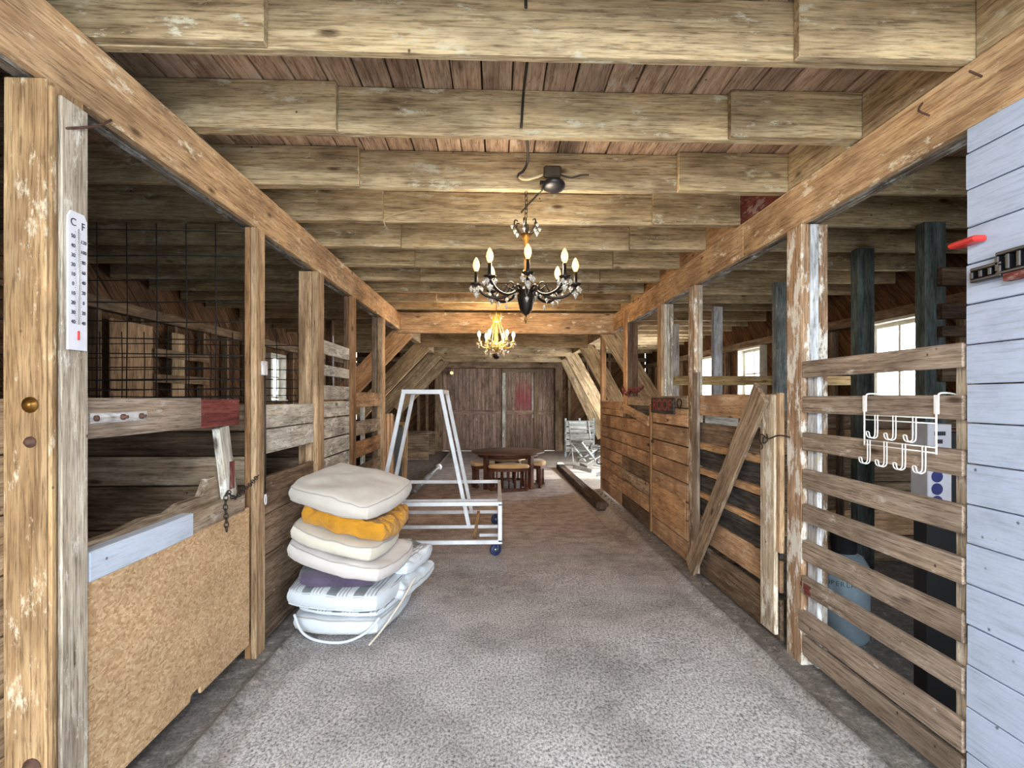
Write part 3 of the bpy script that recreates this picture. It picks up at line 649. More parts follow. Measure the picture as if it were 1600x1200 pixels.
# right line
pr = post('thick post with chipped white paint left of the slatted gate', XR, XR + .15, 2.90, 3.05, -.01, ZB, ['chippost', 'whitepost', 'chippost'])
post('grey brown post hinging the diagonal-braced gate', XR, XR + .075, 4.50, 4.64, 0, ZB, ['chippost', 'pinegrey'])
post('pale green post above the dark lettered sign', XR, XR + .13, 5.42, 5.55, 1.2, ZB, ['tan', 'pinegrey', 'pinegrey', 'pinegrey'])
p6 = post('dark post with an orange edge near the end of the right beam', XR, XR + .13, 6.8, 6.95, 1.2, ZB, ['darkpost', 'darkpost'])
box('orange_batten', XR - .02, XR, 6.80, 6.96, 1.25, 2.56, 'orange', p6)
post('short orange post at the end of the right plank wall', XR + .01, XR + .08, 8.54, 8.66, 0, 2.62, ['orange'])
# second row of posts inside the right stalls
for (xx, yv, wd, z0, mt, lab, zt) in ((2.88, 3.55, .15, 0, 'darkblue', 'slate post behind the slatted gate carrying short boards', ZJ), (2.86, 4.2, .14, 0, 'darkblue', 'slate post behind the slatted gate, left of the bright window', ZJ),
                               (2.86, 5.45, .11, 0, 'greypost', 'pale blue grey post behind the chipped post', ZJ), (2.82, 6.95, .12, 0, 'whitepost', 'white post seen over the braced gate', ZJ), (2.8, 8.6, .13, 0, 'whitepost', 'far white post in the right stalls beside the hinge post', ZJ)):
    post(lab, xx, xx + wd, yv, yv + .09, z0, zt, [mt])
for (xx, yv, lab) in ((-2.6, 5.7, 'dark post with a pinkish edge inside the left stalls'), (-2.6, 8.4, 'far dark post inside the left stalls')):
    t = post(lab, xx, xx + .1, yv, yv + .12, 0, ZJ, ['darkpost']); box('pale_edge', xx + .1, xx + .118, yv, yv + .03, 0, 2.4, 'whitepost', t)
t = thing('ladder_boards', 'short boards nailed one above another to the slate post', 'boards', (3.1, 3.5, 1.5))
for zz, hh in ((2.20, .12), (1.98, .10), (1.86, .07), (1.56, .09)): box('board', 2.96, 3.62, 3.50, 3.545, zz, zz + hh, 'darkplank', t)

# ================================================================ left stall line
# gate of oriented strand board between the pine post and the slim brown post
g = thing('stall_gate', 'stall gate faced with strand board, red-ended top rail', 'gate', (XL, 2.4, .1))
ya, yb = 1.83, 2.99
poly = [(ya, .12), (2.42, .125), (2.43, .150), (2.50, .155), (2.51, .118), (yb, .12), (yb, .86), (ya, .845)]
prism('strand_board', [(p - 2.4, q - .5) for p, q in poly], .012, face_px(XL - .008, 2.4, .5), 'osb', g)
box('painted_rail', XL - .05, XL + .004, ya, 2.44, .845, .945, 'bluerail', g, .004, .006)
box('rail_end', XL - .05, XL + .001, 2.443, 2.94, .85, .945, 'dirtywood', g, .004, .006)
# broken splintered board lying behind the painted rail
pts = [(1.83, .88), (2.0, .885), (2.2, .87), (2.4, .87), (2.9, .87), (2.98, .90), (2.96, 1.0), (2.80, .99), (2.74, 1.065), (2.68, 1.06), (2.62, .985), (2.45, .985), (2.36, .962), (2.2, .975), (2.05, .958), (1.83, .962)]
prism('splintered_board', [(p - 2.4, q - .9) for p, q in pts], .035, face_px(XL - .072, 2.4, .9), 'dirtywood', g)
tr = box('top_rail', XL - .045, XL - .005, 1.83, 2.518, 1.315, 1.45, 'slat', g, .003, .004)
box('red_rail_end', XL - .045, XL - .004, 2.52, 2.885, 1.312, 1.445, 'redpaint', g, .003)
bar('upright', (XL - .03, 2.74, 1.31), (XL - .03, 2.83, .93), .10, .036, 'whiteplank', g, (0, 1, 0))
box('red_patch', XL - .010, XL - .0085, 2.79, 2.84, .99, 1.13, 'redpaint', g, 0)
pl = box('zinc_plate', XL - .005, XL - .001, 1.84, 2.13, 1.365, 1.40, 'steelspot', g, .001)
for yv in (1.99, 2.09): lathe('bolt', [(.011, 0), (.011, .008), (.006, .009), (.006, .02), (.001, .021)], (XL - .001, yv, 1.383), 'rust', g, 10, True, (1, 0, 0))
lathe('bolt', [(.010, 0), (.010, .008), (.001, .012)], (XL - .001, 1.86, 1.383), 'rust', g, 10, True, (1, 0, 0))
# chain from gate to post
def chain(name, label, pts, link_l=.03, r=.0028, wide=.010, mat='darkmetal', cat='chain', parent=None):
    pts = smoothpts(pts, 8); out = []; tot = 0; seg = [0]
    for a, b_ in zip(pts, pts[1:]): tot += (b_ - a).length; seg.append(tot)
    n_ = max(2, int(tot / (link_l * .72))); V, F = [], []
    def at(s):
        for i in range(len(seg) - 1):
            if seg[i + 1] >= s or i == len(seg) - 2:
                f = (s - seg[i]) / max(1e-6, seg[i + 1] - seg[i]); return pts[i].lerp(pts[i + 1], f), (pts[i + 1] - pts[i]).normalized()
    c0 = pts[0]
    for k in range(n_):
        p, t_ = at((k + .5) * tot / n_); u = t_.orthogonal().normalized(); v = t_.cross(u)
        if k % 2: u, v = v, u
        ring = [p - c0 + t_ * math.cos(a) * link_l / 2 + u * math.sin(a) * wide for a in [2 * math.pi * q / 10 for q in range(10)]]
        vs, fs = tubem(ring, r, 5, True); o = len(V); V += vs; F += [tuple(i + o for i in f) for f in fs]
    ob = link(name, mesh_of(V, F, True), M[mat], parent, Matrix.Translation(c0))
    if not parent: tag(ob, label, cat)
    ob['kind'] = 'stuff' if parent else ''
    if not parent: del ob['kind']
    return ob
chain('gate_chain', 'dark chain with snap hook tying the strand board gate to the post', [(XL + .012, 3.07, 1.02), (XL + .015, 3.0, 1.0), (XL + .02, 2.9, .975), (XL + .018, 2.78, .95), (XL + .014, 2.72, .99), (XL + .014, 2.70, .93), (XL + .018, 2.70, .86), (XL + .014, 2.71, .80)])
hk = thing('hanging_strap', 'thin strap with a loop hook hanging down the slim brown post', 'strap', (XL + .006, 3.15, 1.5))
tube('strap', [(XL + .006, 3.17, 1.63), (XL + .008, 3.172, 1.3), (XL + .008, 3.168, .90)], .005, 'darkmetal', hk)
tube('loop', [(XL + .010, 3.17 + .012 * math.sin(a), .87 + .03 * math.cos(a)) for a in [q * math.pi / 6 for q in range(12)]], .003, 'whitemetal', hk, 6, True)
box('catch', XL, XL + .02, 3.13, 3.18, 1.58, 1.66, 'steelspot', hk)

def plank_wall(t, plane_x, thick, y0, y1, zs, mat, gap=.004, wob=.003, face=1, name='board'):
    for zi, (a, b_) in enumerate(zip(zs, zs[1:])):
        mt = mat if isinstance(mat, str) else mat[zi % len(mat)]
        x0, x1 = sorted((plane_x, plane_x - face * thick))
        box(name, x0, x1, y0, y1, a + gap / 2, b_ - gap / 2, mt, t, .003, wob)
# bay L2-L3
t = thing('stall_partition', 'plank partition of broad dark boards behind the cushion stack', 'partition', (XL - .04, 3.6, 0))
plank_wall(t, XL - .03, .03, 3.2, 4.11, [.02, .26, .52, .76, .985], ['stallplank'], .006)
box('upper_board', XL - .06, XL - .03, 3.2, 4.11, 1.27, 1.41, 'whiteplank', t, .003, .004); box('upper_board', XL - .06, XL - .03, 3.2, 4.11, 1.12, 1.262, 'whiteplank', t, .003, .006)
# bay L3-L4
t = thing('stall_partition', 'whitewashed plank partition with two gapped upper boards on the left', 'partition', (XL - .04, 4.7, 0))
plank_wall(t, XL - .03, .025, 4.28, 5.11, [.02, .18, .34, .5, .66, .82, .97, 1.12, 1.29, 1.43, 1.56], 'whiteplank', .013)
for zz, h in ((1.63, .085), (1.80, .11)): box('upper_board', XL - .055, XL - .03, 4.28, 5.11, zz, zz + h, 'whiteplank', t, .003, .006)
# bay L4-L5
t = thing('slatted_partition', 'gapped slat partition between the last two left posts', 'partition', (XL - .04, 5.8, 0))
for zz, h, mt in ((.1, .16, 'stallplank'), (.34, .16, 'stallplank'), (.6, .17, 'stallplank'), (.86, .16, 'brown'), (1.08, .14, 'dirtywood'), (1.36, .15, 'tan')):
    box('slat', XL - .055, XL - .03, 5.25, 6.44, zz, zz + h, mt, t, .003, .004)
box('upright', XL - .09, XL - .058, 5.75, 5.83, 0, 1.5, 'whiteplank', t)
t = thing('stall_partition', 'short vertical board partition just past the mottled grey post', 'partition', (XL - .03, 6.9, 0))
for k in range(6): box('board', XL - .05, XL - .025, 6.62 + k * .115, 6.62 + k * .115 + .11, 0, 1.25 - .02 * (k % 2), 'brown' if k % 2 else 'tan', t)
# near wall left of the pine post
t = thing('stall_partition', 'plank partition at the far left edge beside the pine post, upper boards added to block light', 'partition', (-1.53, 1, 0))
plank_wall(t, -1.47, .03, Y0 + .02, 1.62, [1.452 + .136 * q for q in range(8)], 'tan', .004)  # unseen upper boards added to keep door light out of the left stalls
plank_wall(t, -1.465, .03, Y0 + .02, 1.80, [.02, .2, .38, .56, .74, .92, 1.1, 1.28, 1.45], 'tan', .005)
# cross partitions between pens, with stock panel wire above
def cross(label, y, x0, x1, zs, mat, wire=None, wlabel=''):
    t = thing('pen_divider', label, 'partition', ((x0 + x1) / 2, y, 0))
    for i, (a, b_) in enumerate(zip(zs, zs[1:])):
        box('board', x0, x1, y, y + .03, a + .003, b_ - .005, mat[i % len(mat)], t, .003, .004)
    for xx in (x0 + .3, x1 - 1.1): box('batten', xx, xx + .06, y - .03, y, 0, zs[-1], 'darkplank', t)
    if wire:
        zt, zb = wire
        wp = thing('wire_fence', wlabel, 'wire mesh', ((x0 + x1) / 2, y, zb))
        xx = x1 - .03
        while xx > x0:
            tube('wire', [(xx, y - .006, zb), (xx + .004, y - .004, (zt + zb) / 2), (xx, y - .006, zt)], .0035, 'blackwire', wp, 5); xx -= .164
        z = zb; st = .045
        while z < zt + .01:
            pts = smoothpts([(x0 + (x1 - x0) * q / 6, y - .010 + .004 * math.sin(q * 2), z + .006 * math.sin(q * 1.3 + z * 9)) for q in range(7)], 3)
            tube('wire', pts, .0035, 'blackwire', wp, 5); z += st; st = min(.15, st + .011)
    return t
cross('plank divider with a peeling painted board behind the strand board gate', 3.16, OL + .1, XL - .07, [.02, .2, .45, .7, .95, 1.12, 1.26, 1.42], ['darkplank', 'darkplank', 'stallplank', 'stallplank', 'dirtywood', 'darkplank', 'stallplank'], (2.44, 1.45), 'black stock panel wire stretched above the first left pen')
cross('plank divider of the second left pen below wire', 4.22, OL + .1, XL - .15, [.02, .25, .5, .75, 1.0, 1.2, 1.4], ['darkplank', 'stallplank'], (1.95, 1.42), 'low black wire panel seen past the slim brown post')
cross('plank divider of the third left pen', 6.5, OL + .1, XL - .14, [.02, .3, .6, .9, 1.2], ['darkplank'])

# ================================================================ right stall line
t = thing('board_partition', 'blue grey painted board partition at the right edge', 'partition', (XR + .02, .5, 0))
zz = -.01; k = 0
random.seed(5)
Zs = [0.0, .125] + [1.45 + (622 - y_) * 1.93 / 850 for y_ in (1036, 974, 911, 848, 787, 724, 661, 601, 540, 478, 416, 359, 300, 243)] + [2.40]
Zs = [0.0, .20, .36] + [z for z in Zs[2:] if z > .42]
for a, b_ in zip(Zs, Zs[1:]): box('board', XR, XR + .022, Y0, 1.858 + random.uniform(0, .006), a + .0035, b_ - .001, 'bluewall', t, .003, .002)
box('back_stud', XR + .024, XR + .07, 1.74, 1.82, 0, 2.4, 'darkplank', t)
# slatted gate
g = thing('slatted_gate', 'grey slatted gate with nine horizontal boards holding the hook rack', 'gate', (XR + .02, 2.4, 0))
ZS = [(1.56, 1.648), (1.372, 1.46), (1.17, 1.265), (.965, 1.068), (.784, .88), (.575, .685), (.395, .49), (.185, .30), (.06, .165)]
for k, (a, b_) in enumerate(ZS):
    y1_ = 2.885 if k != 7 else 2.93
    box('slat', XR - .004, XR + .022, 1.872, y1_, a, b_, 'slat', g, .004, .005)
box('upright', XR + .026, XR + .05, 1.86, 1.935, .03, 1.60, 'pinegrey', g); box('upright', XR + .024, XR + .05, 2.79, 2.88, .03, 1.60, 'whitepost', g)
# red-brown worn tip nail plate
box('rusty_stain_plate', XR - .0065, XR - .0045, 2.80, 2.90, .40, .455, 'redpaint', g, 0)
# braced gate
g = thing('braced_gate', 'plank gate with a long diagonal brace board', 'gate', (XR, 3.9, 0))
box('latch_stile', XR - .03, XR - .004, 3.13, 3.30, .06, 1.47, 'gate_light', g, .004, .006)
box('edge_stile', XR - .02, XR + .01, 3.085, 3.126, .55, 1.48, 'tan', g, .004)
box('hinge_stile', XR - .028, XR - .002, 4.36, 4.47, .02, 1.66, 'slat', g, .004, .004)
bar('diagonal_brace', (XR - .045, 3.25, 1.49), (XR - .045, 4.47, .03), .185, .028, 'brace', g, (0, 1, 1), .004, .004)
box('top_rail', XR, XR + .03, 3.14, 4.5, 1.31, 1.475, 'rightplank', g, .004, .004)
for (a, b_, mt) in ((1.10, 1.25, 'stallplank'), (.90, 1.025, 'blackplank'), (.695, .825, 'blackplank'), (.50, .64, 'blackplank'), (.30, .49, 'rightplank'), (.02, .26, 'stallplank')):
    box('board', XR + .012, XR + .035, 3.14, 4.5, a, b_, mt, g, .004, .005)
for (a, b_) in ((1.04, 1.09), (.835, .885), (.645, .685)): box('pale_strip', XR + .0, XR + .034, 3.14, 4.5, a, b_, 'orange', g, .002, .004)
tag(tubes('gate_wire', [smoothpts([(XR - .035, 3.30, 1.20), (XR - .05, 3.24, 1.23), (XR - .05, 3.16, 1.21), (XR - .03, 3.08, 1.235), (XR - .01, 3.0, 1.23)]), smoothpts([(XR - .05, 3.26, 1.23), (XR - .055, 3.25, 1.19), (XR - .05, 3.23, 1.16), (XR - .04, 3.26, 1.14)]), smoothpts([(XR - .05, 3.22, 1.215), (XR - .06, 3.2, 1.18), (XR - .045, 3.18, 1.2), (XR - .04, 3.2, 1.235)])], .004, 'darkmetal'), 'twist of dark wire tying the braced gate to the chipped post', 'wire')
# plank wall with stall doors (three sections)
t = thing('stall_door', 'plank stall door with an orange plywood patch', 'door', (XR, 5.1, 0))
plank_wall(t, XR, -.03, 4.66, 5.72, [.02, .20, .38, .54, .70, .86, 1.02, 1.19, 1.36], 'rightplank', .013, face=1)
box('backing', XR + .031, XR + .04, 4.67, 5.72, .02, 1.36, 'darkplank', t, 0)  # dark sheet added so no light leaks through the board gaps
box('plywood_patch', XR - .008, XR - .001, 4.70, 5.70, .24, .56, 'orange', t)
box('hook', XR - .02, XR - .001, 5.66, 5.70, .98, 1.01, 'darkmetal', t)
box('edge_batten', XR - .02, XR, 5.725, 5.77, .03, 1.38, 'brown', t)
t = thing('stall_door', 'brown plank stall door with a pale rubbed board', 'door', (XR, 6.4, 0))
random.seed(3)
for a, b_, mt in ((.02, .2, 'darkplank'), (.2, .38, 'rightplank'), (.38, .53, 'dirtywood'), (.53, .7, 'stallplank'), (.7, .86, 'rightplank'), (.86, 1.02, 'rightplank'), (1.02, 1.2, 'rightplank')): box('board', XR, XR + .03, 5.78, 7.12, a + .006, b_ - .006, mt, t, .003, .003)
box('backing', XR + .031, XR + .04, 5.79, 7.1, .02, 1.2, 'darkplank', t, 0)  # added likewise against light leaks between the boards
bar('drooping_board', (XR - .015, 5.8, 1.20), (XR - .015, 7.0, 1.33), .10, .025, 'tan', t, (0, 0, 1))
box('latch', XR - .02, XR - .001, 5.80, 5.86, .93, .96, 'darkmetal', t)
t = thing('stall_partition', 'end section of the right plank wall capped with an orange block', 'partition', (XR, 7.8, 0))
plank_wall(t, XR, -.03, 7.14, 8.5, [.02, .2, .38, .54, .7, .86, 1.02, 1.2, 1.3], 'rightplank', .013)
box('backing', XR + .031, XR + .04, 7.15, 8.5, .02, 1.29, 'darkplank', t, 0); box('end_board', XR, XR + .16, 8.505, 8.53, 0, 1.42, 'rightplank', t); box('cap_block', XR - .02, XR + .12, 7.2, 8.5, 1.30, 1.40, 'orange', t)  # backing here also added to block light through the gaps
tube('iron_hook', smoothpts([(XR - .001, 8.46, .42), (XR - .06, 8.46, .42), (XR - .08, 8.46, .44), (XR - .08, 8.46, .49)]), .009, 'darkmetal', t)
# ledge under the sign, sign
tag(box('ledge_board', XR + .0, XR + .05, 4.66, 6.8, 1.365, 1.47, 'dirtywood', None, .004, .004), 'pale ledge board above the stall doors behind the lettered sign', 'board')
s = thing('name_sign', 'small dark sign with thin red capital letters on the right stall wall', 'sign', (XR - .02, 5.3, 1.39))
box('plate', XR - .02, XR - .002, 4.98, 5.70, 1.30, 1.455, 'blackplank', s)
text('lettering', 'ROOF', .155, face_mx(XR - .022, 5.33, 1.377), 'inkred', s, .001, 1.45)
tag(tube('wire_coil', smoothpts([(XR - .015, 4.83 + .055 * math.cos(a) * (1 + .1 * math.sin(3 * a)), 1.40 + .045 * math.sin(a)) for a in [q * math.pi / 5 for q in range(22)]], 2), .005, 'darkmetal'), 'coil of dark wire hanging beside the lettered sign', 'wire')
tag(tube('leather_strap', smoothpts([(XR + .02, 7.0, 1.62), (XR - .03, 6.9, 1.55), (XR - .01, 6.75, 1.50), (XR - .03, 6.5, 1.56), (XR + .0, 6.4, 1.53), (XR + .02, 6.2, 1.58)]), .025, 'redpaint'), 'reddish leather strap lying over the wall next to the dark post', 'strap')
# cross rails and dividers in right stalls
t = tag(box('cross_rail', XR + .13, 3.95, 5.58, 5.61, 1.585, 1.68, 'crateyellow', None, .003, .006), 'yellowish horizontal rail crossing the right stalls in front of the windows', 'rail')
cross('brown plank divider behind the slatted gate', 4.62, XR + .12, OR_ - .1, [.02, .25, .48, .72, .96, 1.18, 1.34], ['stallplank', 'rightplank', 'stallplank'])
box('pale_board', XR + .13, 2.3, 4.595, 4.617, 1.20, 1.335, 'whiteplank', [o for o in WM if o.get('label') == 'brown plank divider behind the slatted gate'][0], .003)
cross('plank divider further back in the right stalls', 7.08, XR + .14, OR_ - .1, [.02, .3, .6, .9, 1.2, 1.38], ['stallplank'])

# ================================================================ thermometer on the pine post
th = thing('thermometer', 'long white wall thermometer with C and F scales on the pine post', 'thermometer', (XL + .016, 1.755, 1.8))
xt = XL + .018; TYC = 1.752
prism('scale_plate', [(-.038, -.22), (.038, -.22), (.038, .19), (.026, .21), (-.026, .21), (-.038, .19)], .006, face_px(xt, 1.755, 1.82), 'paper', th)
tube('glass_tube', [(xt + .005, 1.755, 1.68), (xt + .005, 1.755, 1.98)], .002, 'glassy', th, 6)
tube('red_fluid', [(xt + .005, 1.755, 1.632), (xt + .005, 1.755, 1.66)], .003, 'red', th, 6)
text('letter_c', 'C', .034, face_px(xt + .0035, 1.736, 1.995), 'inkblack', th); text('letter_f', 'F', .034, face_px(xt + .0035, 1.776, 1.990), 'inkblack', th)
for k, v_ in enumerate(('50', '40', '30', '20', '10', '0', '10', '20', '30', '40')): text('numeral', v_, .017, face_px(xt + .0035, 1.735, 1.952 - k * .0295), 'inkblack', th)
for k, v_ in enumerate(('120', '100', '80', '60', '40', '20', '0', '20', '40')): text('numeral', v_, .016, face_px(xt + .0035, 1.778, 1.942 - k * .032), 'inkblack', th)
V, F = [], []
for k in range(50):
    z = 1.968 - k * .0058 - 1.82
    for sy in (-.007, .007):
        a = sy; b_ = sy + (.004 if k % 5 else .007) * (1 if sy > 0 else -1); lo, hi = min(a, b_), max(a, b_); o = len(V)
        V += [(lo, z - .0006, 0), (hi, z - .0006, 0), (hi, z + .0006, 0), (lo, z + .0006, 0)]; F.append((o, o + 1, o + 2, o + 3))
link('tick_marks', mesh_of(V, F), M['inkblack'], th, face_px(xt + .0035, 1.755, 1.82))
# big nails and wires driven into beams
def nail(label, pts, r=.004): tag(tube('bent_nail', smoothpts(pts, 4), r, 'rust'), label, 'nail')
nail('long thin nail sticking out where the pine post meets the beam', [(XL + .012, 1.715, 2.275), (XL + .03, 1.82, 2.335), (XL + .002, 1.93, 2.41)])
nail('bent nail in the right beam above the blue grey boards', [(XR + .002, 2.06, 2.60), (XR - .03, 2.04, 2.56), (XR - .02, 2.0, 2.52)])
nail('straight nail in the right beam at the frame edge', [(XR + .002, 1.80, 2.55), (XR - .06, 1.78, 2.555)])

# ================================================================ hook rack on the slatted gate
hr = thing('hook_rack', 'white wire over-door hook rack with seven hooks', 'hook rack', (XR - .02, 2.16, 1.46))
xr = XR - .022; ya, yb = 1.965, 2.36
for yv in (ya, yb):
    tube('hanger', smoothpts([(XR + .06, yv, 1.462), (XR + .03, yv, 1.468), (XR - .006, yv, 1.468), (xr + .006, yv, 1.455), (xr, yv, 1.42), (xr, yv, 1.24)], 4), .0035, 'wire', hr, 8)
for yv in (ya, yb): box('hanger_plate', xr - .002, xr + .004, yv - .012, yv + .012, 1.39, 1.462, 'wire', hr)
for z in (1.375, 1.355, 1.265, 1.245): tube('cross_wire', [(xr, ya, z), (xr, yb, z)], .0028, 'wire', hr, 6)
def hook(yv, zt, drop):
    pts = []
    base = [(0, 0), (0, -drop + .02), (-.006, -drop + .004), (-.020, -drop), (-.034, -drop + .008), (-.038, -drop + .026)]
    for sgn in (-1, 1):
        p = [(xr - .003 + a, yv + sgn * .008, zt + b_) for a, b_ in base]
        pts += p if sgn < 0 else p[::-1]
    tube('hook', smoothpts(pts, 4), .0026, 'wire', hr, 6)
for q in (.20, .47, .74): hook(yb - (yb - ya) * q + 0, 1.378, .10)
for q in (.08, .34, .60, .86): hook(yb - (yb - ya) * q, 1.268, .105)

# small items on the blue grey wall
tag(bar('red_clip', (XR - .012, 1.90, 1.995), (XR - .030, 1.62 + .15, 1.99), .045, .02, 'red', None, (1, 0, 0), .008), 'small red plastic clip on the edge of the blue grey boards', 'clip')
br = thing('coat_hook_bar', 'black metal bracket with slots on the blue grey wall', 'bracket', (XR - .01, 1.75, 1.88))
for (ya_, yb_, zb, zt) in ((1.70, 1.815, 1.845, 1.895), (1.45, 1.72, 1.85, 1.925)):
    box('rail', XR - .03, XR - .004, ya_, yb_, zb, zb + .012, 'blackplastic', br); box('rail', XR - .03, XR - .004, ya_, yb_, zt - .012, zt, 'blackplastic', br)
    n_ = int((yb_ - ya_) / .045) + 1
    for k in range(n_ + 1):
        yv = ya_ + (yb_ - ya_ - .012) * k / n_; box('slot_bar', XR - .03, XR - .004, yv, yv + .014, zb + .012, zt - .012, 'blackplastic', br)
box('lower_lip', XR - .034, XR - .004, 1.45, 1.69, 1.825, 1.849, 'redpaint', br)

# tank and carton behind the slatted gate
tk = thing('gas_cylinder', 'steel cylinder with black valve collar behind the slatted gate', 'cylinder', (2.08, 3.18, 0))
lathe('shell', [(.10, .0), (.125, .02), (.138, .05), (.138, .40), (.130, .46), (.10, .51), (.06, .535), (.03, .54)], (2.08, 3.18, 0.0), 'tank', tk, 32)
lathe('collar', [(.062, .52), (.068, .53), (.078, .66), (.080, .665), (.072, .665), (.064, .545)], (2.08, 3.18, 0), 'blackplastic', tk, 24)
lathe('valve', [(.02, .53), (.02, .60), (.032, .605), (.032, .625), (.012, .63)], (2.08, 3.18, 0), 'bronzegold', tk, 12)
# lettering wrapped round the shell
me_s = 'SUPERLAZAR'
for k, ch in enumerate(me_s):
    a = R(-120 + (k - 4.5) * 11); c_, s_ = math.cos(a), math.sin(a)
    out = Vector((c_, s_, 0)); xd = Vector((-s_, c_, 0)); mw = Matrix((xd, Vector((0, 0, 1)), out)).transposed().to_4x4(); mw.translation = Vector((2.08, 3.18, .372)) + out * .1385
    text('letter', ch, .040, mw, 'teal', tk, .0006)
ct = thing('carton', 'tall white carton with a column of blue discs behind the slatted gate', 'carton', (1.95, 2.25, 0))
box('body', 1.90, 2.05, 2.33, 2.41, .0, 1.30, 'blackplastic', ct); box('white_sleeve', 1.895, 2.005, 2.32, 2.42, .90, 1.335, 'paper', ct)
for k in range(5): lathe('disc', [(.026, 0), (.026, .001)], (1.937, 2.3195, .94 + k * .055), 'navy', ct, 24, False, (0, -1, 0))
for a, b_, z in ((1.925, 1.975, 1.285), (1.935, 1.962, 1.25)): box('print', a, b_, 2.3185, 2.3198, z, z + .018, 'inkblack', ct, 0)

# ================================================================ cables and junction box on the joists
jb = thing('junction_box', 'round black junction box with loose wires on the third joist', 'junction box', (.31, 3.0, 2.7))
jc = Vector((.315, 3.045, 2.70))
box('box_body', jc.x - .05, jc.x + .05, jc.y - .035, jc.y, jc.z - .02, jc.z + .045, 'darkplastic', jb, .012)
lathe('box_body', [(.05, 0), (.062, .004), (.064, .02), (.05, .03), (.02, .036)], jc + Vector((.01, 0.005, -.044)), 'blackplastic', jb, 18, True, (0, -.25, -1))
tube('ear', [jc + Vector((-.07, -.012, -.045)), jc + Vector((.05, -.012, -.05))], .012, 'blackplastic', jb)
def cable(label, pts, r, mat='blackcable'): tag(tube('cable', smoothpts(pts, 6), r, mat, None, 6), label, 'cable')
cable('black cable stapled to the nearest ceiling joist', [(.10, 1.832, 2.84), (.10, 1.832, 2.80), (.101, 1.83, 2.765)], .006)
cable('black cable crossing the loft deck to the second joist', [(.135, 1.95, 2.842), (.13, 2.2, 2.842), (.125, 2.405, 2.83), (.12, 2.422, 2.78), (.115, 2.420, 2.69), (.112, 2.425, 2.655)], .006)
tag(tube('cable', smoothpts([(.128, 3.028, 2.682), (.15, 3.026, 2.670), (.19, 3.024, 2.672), (.262, 3.024, 2.695)], 6), .0085, 'tancable', None, 6), 'pale length of sheathed cable entering the junction box', 'cable')
cable('dark cable swooping down from the second joist to the junction box', [(.15, 2.55, 2.83), (.16, 2.8, 2.80), (.175, 2.98, 2.76), (.155, 3.03, 2.72), (.125, 3.04, 2.70), (.135, 3.04, 2.678), (.19, 3.035, 2.675), (.26, 3.035, 2.695)], .007)
cable('short stiff wire poking right out of the junction box', [(.36, 3.035, 2.70), (.42, 3.035, 2.685), (.48, 3.035, 2.70), (.52, 3.03, 2.70)], .005)
cable('black cable hanging from the junction box to the fourth joist', [(.29, 3.02, 2.65), (.25, 3.15, 2.64), (.2, 3.4, 2.66), (.17, 3.655, 2.70)], .006)
cable('thin tan wire running left along the fourth joist', [(.17, 3.655, 2.70), (0.02, 3.655, 2.715), (-.2, 3.655, 2.705), (-.45, 3.655, 2.72), (-.72, 3.655, 2.66), (-.74, 3.655, 2.60)], .004, 'tancable')

